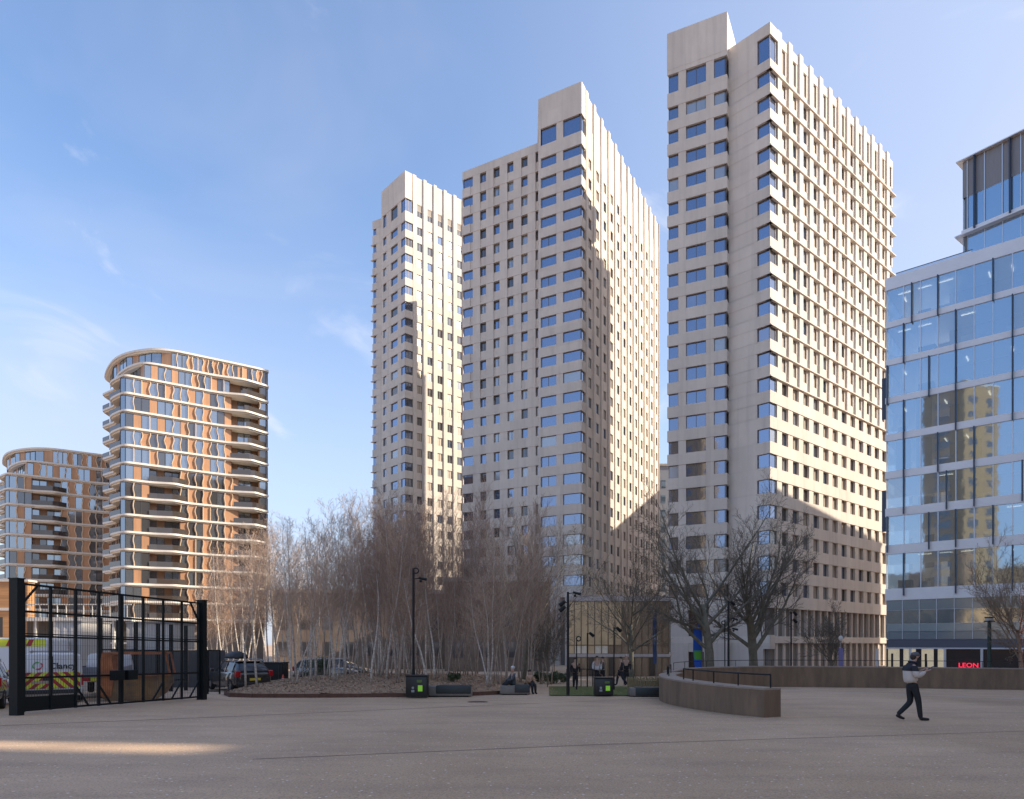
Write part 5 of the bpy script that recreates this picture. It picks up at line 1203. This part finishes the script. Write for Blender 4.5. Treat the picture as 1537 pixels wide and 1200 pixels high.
# big spreading trees
SP_P = {'trunk': 1, 'rmin': .009,
  0: dict(seg=5, sides=9, wander=.04, up=.02, kids=9, t=(.42, 1), ang=(22, 56), lr=1.5, tl=.0, rr=.46, end=.55, minz=.30),
  1: dict(seg=9, sides=6, wander=.10, up=.06, kids=(11, 13), t=(.15, 1), ang=(22, 50), lr=.42, tl=.45, rr=.42, end=.12),
  2: dict(seg=5, sides=4, wander=.13, up=.06, kids=(9, 11), t=(.12, 1), ang=(22, 50), lr=.42, tl=.4, rr=.45, end=.25),
  3: dict(seg=3, sides=3, wander=.14, up=.06, kids=(4, 5), t=(.2, 1), ang=(22, 50), lr=.55, tl=.3, rr=.7, end=.5),
  4: dict(seg=2, sides=3, wander=.1, up=.03, kids=0, t=(0, 1), ang=(0, 1), lr=1, rr=1, end=.6)}
def big_tree(label, p, Y, H, r, seed, trunkH=.4, name='plane_tree', tm=M_PLANE, cm=M_PTW, spec=SP_P, group=None, extra=(), cut=None, rz=0, wide=1):
    x = px(p, Y); t = thing(name, label, 'tree', (x, Y, gz(Y)), rz, group); T, Cw = MB(), MB(); rn = random.Random(seed)
    grow(T, Cw, rn, Vector((0, 0, -.2)), Vector((rn.uniform(-.05, .05), 0, 1)), H*trunkH, r, 0, spec)
    for (h, dx, dz, l, rr) in extra: grow(T, Cw, rn, Vector((0, 0, h)), Vector((dx, rn.uniform(-.2, .2), dz)), l, rr, 1, spec)
    top = max(v[2] for v in Cw.v); k = (H)/top
    for m_ in (T, Cw): m_.v = [(v[0]*wide*(k if v[2] > 2 else 1), v[1]*(k if v[2] > 2 else 1), v[2]*k) for v in m_.v]
    T.build('trunk', tm, t, smooth=True); Cw.build('crown', cm, t); return t
big_tree('big spreading bare tree with a mossy forked trunk beside the blue feather flag', 1064, 45, 14.8, .36, 5, .38, extra=((3.6, -1.0, .22, 5.2, .12), (3.2, 1, .35, 3.4, .11)), wide=1.05)
big_tree('big bare tree with several upright limbs, right of the pair behind the curved wall', 1132, 47, 13.4, .34, 14, .30, extra=((2.6, .5, .9, 6.0, .14),), wide=1.0)
big_tree('bare tree with a grey trunk in front of the right side of the glass pavilion', 948, 50, 10.5, .26, 8, .42, extra=((4.8, 1, .5, 4.0, .09),), wide=.85)
big_tree('tall bare tree with an ivy green trunk at the right edge of the birch thicket', 786, 48, 12.2, .24, 23, .42, wide=.7)
big_tree('small wide bare tree with a black stem in front of the gridded tower foot', 1250, 45, 5.6, .11, 31, .42, name='young_tree', tm=M_PTW)
big_tree('thin sapling between the hedge and the pavilion', 822, 38, 4.2, .05, 33, .5, name='young_tree', wide=.6)
big_tree('small bushy bare tree in front of the pale panels left of the pavilion', 832, 52, 6.4, .08, 35, .35, name='young_tree', tm=M_PTW, wide=.55)
ft = big_tree('bare tree with tiny red fairy lights round its trunk in front of the glass offices', 1534, 40, 9.6, .17, 41, .42, name='plane_tree', tm=mat('warm_bark', (.30, .20, .14), .85, var=.3, vs=5), cm=mat('warm_twigs', (.26, .19, .13), .8), extra=((3.6, -1, .35, 3.6, .06), (2.2, -1, .15, 2.8, .05)), wide=.85)
b = MB(); rnl = random.Random(2)
for i in range(170):
    h_ = .8+i*.028; a = i*.75; rr = .165*(1-.07*h_); b.ball((rr*math.cos(a)+.02, rr*math.sin(a), h_), .010, nu=4, nv=3)
b.build('fairy_lights', mat('fairy_light', (.8, .2, .1), .4, emit=(1, .3, .18), es=.5), ft)
# shrubs
M_LEAF = mat('evergreen_leaf', (.060, .085, .030), .6, var=.4, vs=8)
def shrub(label, p, Y, w, d, h, n=2600, seed=1, name='shrub'):
    s = thing(name, label, 'shrub', (px(p, Y), Y, (bed_z(px(p, Y), Y) if in_poly(px(p, Y), Y, bed) else gz(Y)))); rn = random.Random(seed); b = MB(); st = MB()
    blobs = [(rn.uniform(-w/2, w/2)*.8, rn.uniform(-d/2, d/2)*.7, rn.uniform(.35, .75)*h, rn.uniform(.25, .45)*h) for _ in range(max(5, int(w*4)))]
    for i in range(n):
        x, y, z, r_ = rn.choice(blobs); v = Vector((rn.gauss(0, 1), rn.gauss(0, 1), rn.gauss(0, 1))).normalized()*r_*rn.uniform(.6, 1.1); c = Vector((x, y, z))+v
        if c.z < .02: continue
        e = Vector((rn.gauss(0, 1), rn.gauss(0, 1), rn.gauss(0, 1))).normalized(); g_ = e.orthogonal().normalized()*.018; e = e*.04; b.quad(c-e-g_, c+e-g_*.4, c+e+g_*.4, c-e+g_)
    for x, y, z, r_ in blobs: st.tube([(x*.6, y*.6, -.05), (x, y, z)], [.02, .008], 4)
    b.build('foliage', M_LEAF, s); st.build('stem', M_PTW, s)
shrub('long low dark green hedge between the birches and the pavilion', 822, 43, 3.2, 1.0, .75, 4200, 3, 'hedge')
shrub('small dark green shrub among the birch trunks behind the low bench', 683, 33, .55, .5, .42, 700, 4)
shrub('green shrub beside the silver car beyond the birch bed', 476, 44, 1.6, .8, 1.3, 2000, 5)
# ------------------------------------------------------------------ people
M_SKIN = mat('skin', (.50, .32, .24), .55); M_BLKC = mat('black_cloth', (.018, .019, .023), .85); M_NAVY = mat('navy_cloth', (.020, .022, .036), .85, var=.2, vs=8)
M_CRM = mat('cream_cloth', (.62, .56, .50), .85, var=.08, vs=6); M_SHOE = mat('black_shoe', (.012, .011, .012), .5); M_HAIR = mat('dark_brown_hair', (.05, .032, .022), .8)
def skin(name, V, E, Rr, m, parent, root=0, sub=2):
    me = bpy.data.meshes.new(name); me.from_pydata(V, E, []); me.materials.append(m); o = bpy.data.objects.new(name, me); sc.collection.objects.link(o); o.parent = parent
    mo = o.modifiers.new('skin', 'SKIN'); mo.use_smooth_shade = True; mo.branch_smoothing = .6
    if not me.skin_vertices: 
        bm_ = bmesh.new(); bm_.from_mesh(me); bm_.verts.layers.skin.verify(); bm_.to_mesh(me); bm_.free()
    for i, s in enumerate(me.skin_vertices[0].data): s.radius = Rr[i] if isinstance(Rr[i], tuple) else (Rr[i], Rr[i]); s.use_root = (i == root)
    if sub: u = o.modifiers.new('sub', 'SUBSURF'); u.levels = sub; u.render_levels = sub
    return o
def chain(*n): return list(zip(n, n[1:]))
Yp = gY(1081.6); pp = thing('person', 'person in a cream and navy jacket and grey cap walking while looking at a phone', 'person', (px(1369.5, Yp), Yp, gz(Yp)), 0)
# body: pelvis 0, spine, neck, head, legs, arms and hands as one skin
V = [(-.0, 0, .90), (-.03, 0, 1.08), (-.06, 0, 1.28), (-.05, 0, 1.42), (.0, 0, 1.50), (.045, 0, 1.57), (.085, 0, 1.64), (.09, 0, 1.70),
     (.03, -.09, .86), (.11, -.09, .50), (.145, -.09, .10), (.17, -.09, .05), (.32, -.09, .035),
     (-.03, .09, .86), (.01, .09, .47), (-.30, .09, .20), (-.33, .09, .13), (-.20, .09, .035),
     (-.05, -.17, 1.40), (-.03, -.23, 1.14), (.20, -.14, 1.22), (.28, -.10, 1.27),
     (-.05, .17, 1.40), (-.02, .23, 1.14), (.21, .10, 1.24), (.28, .03, 1.30),
     (.155, 0, 1.618), (.13, 0, 1.572)]
Ed = chain(0, 1, 2, 3, 4, 5, 6, 7)+chain(0, 8, 9, 10, 11, 12)+chain(0, 13, 14, 15, 16, 17)+chain(3, 18, 19, 20, 21)+chain(3, 22, 23, 24, 25)+[(6, 26), (5, 27)]
Rr = [(.10, .09), (.11, .09), (.12, .09), (.10, .07), (.055, .055), (.062, .068), (.088, .078), (.075, .07), .085, .058, .030, .024, .02, .085, .058, .030, .024, .02, .045, .038, .03, .022, .045, .038, .03, .022, .012, .03]
fi = len(V)
for hi, y0, sgn in ((21, -.10, 1), (25, .03, -1)):
    bx_, by_, bz_ = V[hi]
    k = len(V); V.append((bx_+.045, by_+.01*sgn, bz_+.012)); Rr.append(.024); Ed.append((hi, k))
    for j in range(4):
        a = len(V); dy = (-.025+.017*j); V += [(bx_+.08, by_+dy, bz_+.02), (bx_+.115-.006*abs(j-1), by_+dy*1.1, bz_+.034), (bx_+.135-.01*abs(j-1), by_+dy*1.1, bz_+.052)]; Rr += [.0095, .009, .008]; Ed += [(k, a), (a, a+1), (a+1, a+2)]
    a = len(V); V += [(bx_+.045, by_+.035*sgn, bz_+.035), (bx_+.085, by_+.03*sgn, bz_+.055)]; Rr += [.010, .009]; Ed += [(k, a), (a, a+1)]
body = skin('body', V, Ed, Rr, M_SKIN, pp)
for s_ in (-1, 1):
    e = MB(); e.ball((.075, s_*.078, 1.625), .026, sx=.7, sy=.35, sz=1.1); e.ball((.158, s_*.032, 1.648), .011); e.build('ear_and_eye', M_SKIN if s_ < 0 else M_SKIN, pp, smooth=True)
jv = [(-.02, 0, .955), (-.05, 0, 1.08), (-.075, 0, 1.27), (-.06, 0, 1.40), (-.02, 0, 1.49), (-.05, -.18, 1.395), (-.045, -.255, 1.15), (.12, -.18, 1.185), (.25, -.115, 1.255), (-.05, .18, 1.395), (-.04, .255, 1.15), (.12, .17, 1.19), (.25, .06, 1.275)]
je = chain(0, 1, 2, 3, 4)+chain(3, 5, 6, 7, 8)+chain(3, 9, 10, 11, 12)
jr = [(.185, .165), (.20, .185), (.205, .19), (.165, .14), (.085, .085), .09, .078, .066, .05, .09, .078, .066, .05]
jk = skin('jacket', jv, je, jr, M_CRM, pp)
# two-tone: navy above the chest line and along the front
def two_tone(m):
    nt = m.node_tree; b = nt.nodes['Principled BSDF']; t = nt.nodes.new('ShaderNodeTexCoord'); sp = nt.nodes.new('ShaderNodeSeparateXYZ'); nt.links.new(t.outputs['Object'], sp.inputs[0])
    g1 = nt.nodes.new('ShaderNodeMath'); g1.operation = 'GREATER_THAN'; g1.inputs[1].default_value = 1.27; nt.links.new(sp.outputs[2], g1.inputs[0])
    g2 = nt.nodes.new('ShaderNodeMath'); g2.operation = 'GREATER_THAN'; g2.inputs[1].default_value = .115; nt.links.new(sp.outputs[0], g2.inputs[0])
    g3 = nt.nodes.new('ShaderNodeMath'); g3.operation = 'LESS_THAN'; g3.inputs[1].default_value = 1.13; nt.links.new(sp.outputs[2], g3.inputs[0])
    g5 = nt.nodes.new('ShaderNodeMath'); g5.operation = 'GREATER_THAN'; g5.inputs[1].default_value = .99; nt.links.new(sp.outputs[2], g5.inputs[0])
    g4 = nt.nodes.new('ShaderNodeMath'); g4.operation = 'MULTIPLY'; nt.links.new(g2.outputs[0], g4.inputs[0]); nt.links.new(g3.outputs[0], g4.inputs[1])
    g6 = nt.nodes.new('ShaderNodeMath'); g6.operation = 'MULTIPLY'; nt.links.new(g4.outputs[0], g6.inputs[0]); nt.links.new(g5.outputs[0], g6.inputs[1])
    mx = nt.nodes.new('ShaderNodeMath'); mx.operation = 'MAXIMUM'; nt.links.new(g1.outputs[0], mx.inputs[0]); nt.links.new(g6.outputs[0], mx.inputs[1])
    x = nt.nodes.new('ShaderNodeMix'); x.data_type = 'RGBA'; x.inputs[6].default_value = (.60, .54, .49, 1); x.inputs[7].default_value = (.022, .023, .032, 1); nt.links.new(mx.outputs[0], x.inputs['Factor']); nt.links.new(x.outputs[2], b.inputs['Base Color'])
M_JK = mat('two_tone_jacket', (.6, .54, .49), .85); two_tone(M_JK); jk.data.materials[0] = M_JK
tv = [(-.02, 0, 1.06), (-.0, 0, .93), (.03, -.085, .80), (.10, -.095, .50), (.16, -.09, .045), (-.03, .085, .80), (.01, .095, .47), (-.335, .09, .135)]
skin('trousers', tv, chain(0, 1, 2, 3, 4)+chain(1, 5, 6, 7), [(.13, .12), (.125, .12), .098, .076, .055, .098, .076, .055], M_BLKC, pp, root=1)
for nm_, pts in (('shoe', [(.13, -.09, .07), (.18, -.09, .05), (.30, -.09, .04), (.38, -.09, .035)]), ('shoe', [(-.36, .09, .145), (-.32, .09, .11), (-.22, .09, .055), (-.15, .09, .035)])):
    skin(nm_, pts, chain(0, 1, 2, 3), [(.048, .05), (.05, .05), (.043, .04), (.03, .03)], M_SHOE, pp)
b = MB(); b.ball((.068, 0, 1.695), .098, nu=16, nv=10, sx=1.08, sy=.92, sz=.66); b.tube([(.13, -.06, 1.69), (.19, 0, 1.675), (.13, .06, 1.69)], .014, 6); b.prism([(.12, -.07), (.20, -.045), (.215, 0), (.20, .045), (.12, .07)], 1.672, 1.684); b.build('cap', mat('grey_cap', (.12, .125, .14), .8), pp, smooth=True)
b = MB(); b.ball((.015, 0, 1.63), .082, nu=14, nv=9, sx=.8, sy=1.0, sz=1.05); b.build('hair', M_HAIR, pp, smooth=True)
b = MB(); b.tube([(-.02, -.09, 1.49), (.06, -.085, 1.475), (.10, 0, 1.46), (.06, .085, 1.475), (-.02, .09, 1.49), (-.09, 0, 1.51), (-.02, -.09, 1.49)], .032, 8); b.build('collar', M_NAVY, pp, smooth=True)
ph_ = MB(); o = (px(1369.5, Yp)+.385, Yp-.06, gz(Yp)+1.325); phn = thing('phone', 'dark phone held up in the hands of the walking person', 'phone', o, 0); phn.rotation_euler = (0, R(-28), 0)
ph_.box(-.015, .14, -.035, .035, -.004, .004); bevel(ph_.build('case', M_BLK, phn), .003); q_ = MB(); q_.box(-.008, .133, -.031, .031, .0045, .0055); q_.build('screen', M_VGL, phn)
def small_person(label, p, Y, H, top, legs, rz=0, stride=.15, sit=False, hair=M_HAIR, z=0):
    s = thing('person', label, 'person', (px(p, Y), Y, gz(Y)+z), rz); k = H/1.7
    if sit: J = dict(hip=(0, 0, .45), ch=(-.03, 0, .83), nk=(0, 0, .98), hd=(.03, 0, 1.10), ht=(.03, 0, 1.2), k1=(.42, -.1, .48), a1=(.44, -.1, .06), f1=(.6, -.1, .04), k2=(.40, .1, .48), a2=(.42, .1, .06), f2=(.58, .1, .04), s1=(-.02, -.18, .92), e1=(.1, -.22, .68), w1=(.30, -.12, .62), s2=(-.02, .18, .92), e2=(.1, .22, .68), w2=(.30, .12, .62))
    else: J = dict(hip=(0, 0, .9), ch=(.01, 0, 1.28), nk=(.02, 0, 1.46), hd=(.04, 0, 1.58), ht=(.04, 0, 1.66), k1=(stride*.8, -.09, .5), a1=(stride, -.09, .07), f1=(stride+.18, -.09, .04), k2=(-stride*.2, .09, .48), a2=(-stride*1.3, .09, .12), f2=(-stride*1.3+.15, .09, .04), s1=(0, -.19, 1.38), e1=(-.04, -.24, 1.1), w1=(.08, -.23, .9), s2=(0, .19, 1.38), e2=(-.02, .24, 1.1), w2=(.1, .23, .9))
    n = list(J); V = [tuple(c*k for c in J[a]) for a in n]; ix = {a: i for i, a in enumerate(n)}
    E = [(ix[a], ix[b]) for a, b in (('hip', 'ch'), ('ch', 'nk'), ('nk', 'hd'), ('hd', 'ht'), ('hip', 'k1'), ('k1', 'a1'), ('a1', 'f1'), ('hip', 'k2'), ('k2', 'a2'), ('a2', 'f2'), ('ch', 's1'), ('s1', 'e1'), ('e1', 'w1'), ('ch', 's2'), ('s2', 'e2'), ('e2', 'w2'))]
    rad = dict(hip=(.14, .12), ch=(.16, .13), nk=.06, hd=.095, ht=.08, k1=.075, a1=.05, f1=.04, k2=.075, a2=.05, f2=.04, s1=.07, e1=.055, w1=.035, s2=.07, e2=.055, w2=.035)
    skin('body', V, E, [tuple(c*k for c in rad[a]) if isinstance(rad[a], tuple) else rad[a]*k for a in n], M_SKIN, s, sub=1)
    def sub(names, pairs, m, nm, g_=1.16, cutx=None, dz=0):
        ii = {a: i for i, a in enumerate(names)}; skin(nm, [(V[ix[a]][0], V[ix[a]][1], V[ix[a]][2]+(dz*k if a == 'hip' else 0)) for a in names], [(ii[a], ii[b]) for a, b in pairs], [(tuple(c*k*g_ for c in rad[a]) if isinstance(rad[a], tuple) else rad[a]*k*g_) for a in names], m, s, sub=1)
    sub(['hip', 'ch', 's1', 'e1', 'w1', 's2', 'e2', 'w2'], [('hip', 'ch'), ('ch', 's1'), ('s1', 'e1'), ('e1', 'w1'), ('ch', 's2'), ('s2', 'e2'), ('e2', 'w2')], top, 'coat', 1.2, dz=-.10)
    sub(['hip', 'k1', 'a1', 'f1', 'k2', 'a2', 'f2'], [('hip', 'k1'), ('k1', 'a1'), ('a1', 'f1'), ('hip', 'k2'), ('k2', 'a2'), ('a2', 'f2')], legs, 'trousers', 1.15, dz=.12)
    hb_ = MB(); c = V[ix['ht']]; hb_.ball((c[0]-.02*k, c[1], c[2]), .098*k, sz=.8); hb_.build('hair', hair, s, smooth=True)
M_WHC = mat('white_cloth', (.60, .60, .60), .85); M_GRC = mat('grey_green_cloth', (.09, .10, .11), .85, var=.5, vs=9); M_TAN = mat('tan_cloth', (.36, .22, .13), .85)
small_person('person in dark patterned clothes and a pale hat sitting beside the short bench', 770, 30.3, 1.68, M_GRC, M_BLKC, R(200), sit=True, hair=M_WHC)
small_person('person in a tan top and black trousers sitting on the short bench', 795, 31.0, 1.45, M_TAN, M_BLKC, R(-60), sit=True)
small_person('person in black standing at the back of the lawn near the low railing', 863.5, 36.5, 1.6, M_BLKC, M_BLKC, R(-90), .05)
small_person('person in a white top behind the bin on the lawn', 896, 41, 1.7, M_WHC, M_BLKC, R(-90), .1)
small_person('person in grey walking behind the bin, left of the pair in black', 905, 44, 1.65, M_GRC, M_BLKC, R(180), .2)
small_person('person in dark blue striding left in front of the pavilion', 932.5, 40, 1.65, M_NAVY, M_NAVY, R(180), .26)
small_person('person in black walking beside the one in dark blue in front of the pavilion', 940, 40.5, 1.75, M_BLKC, M_BLKC, R(-100), .12, hair=M_SKIN)
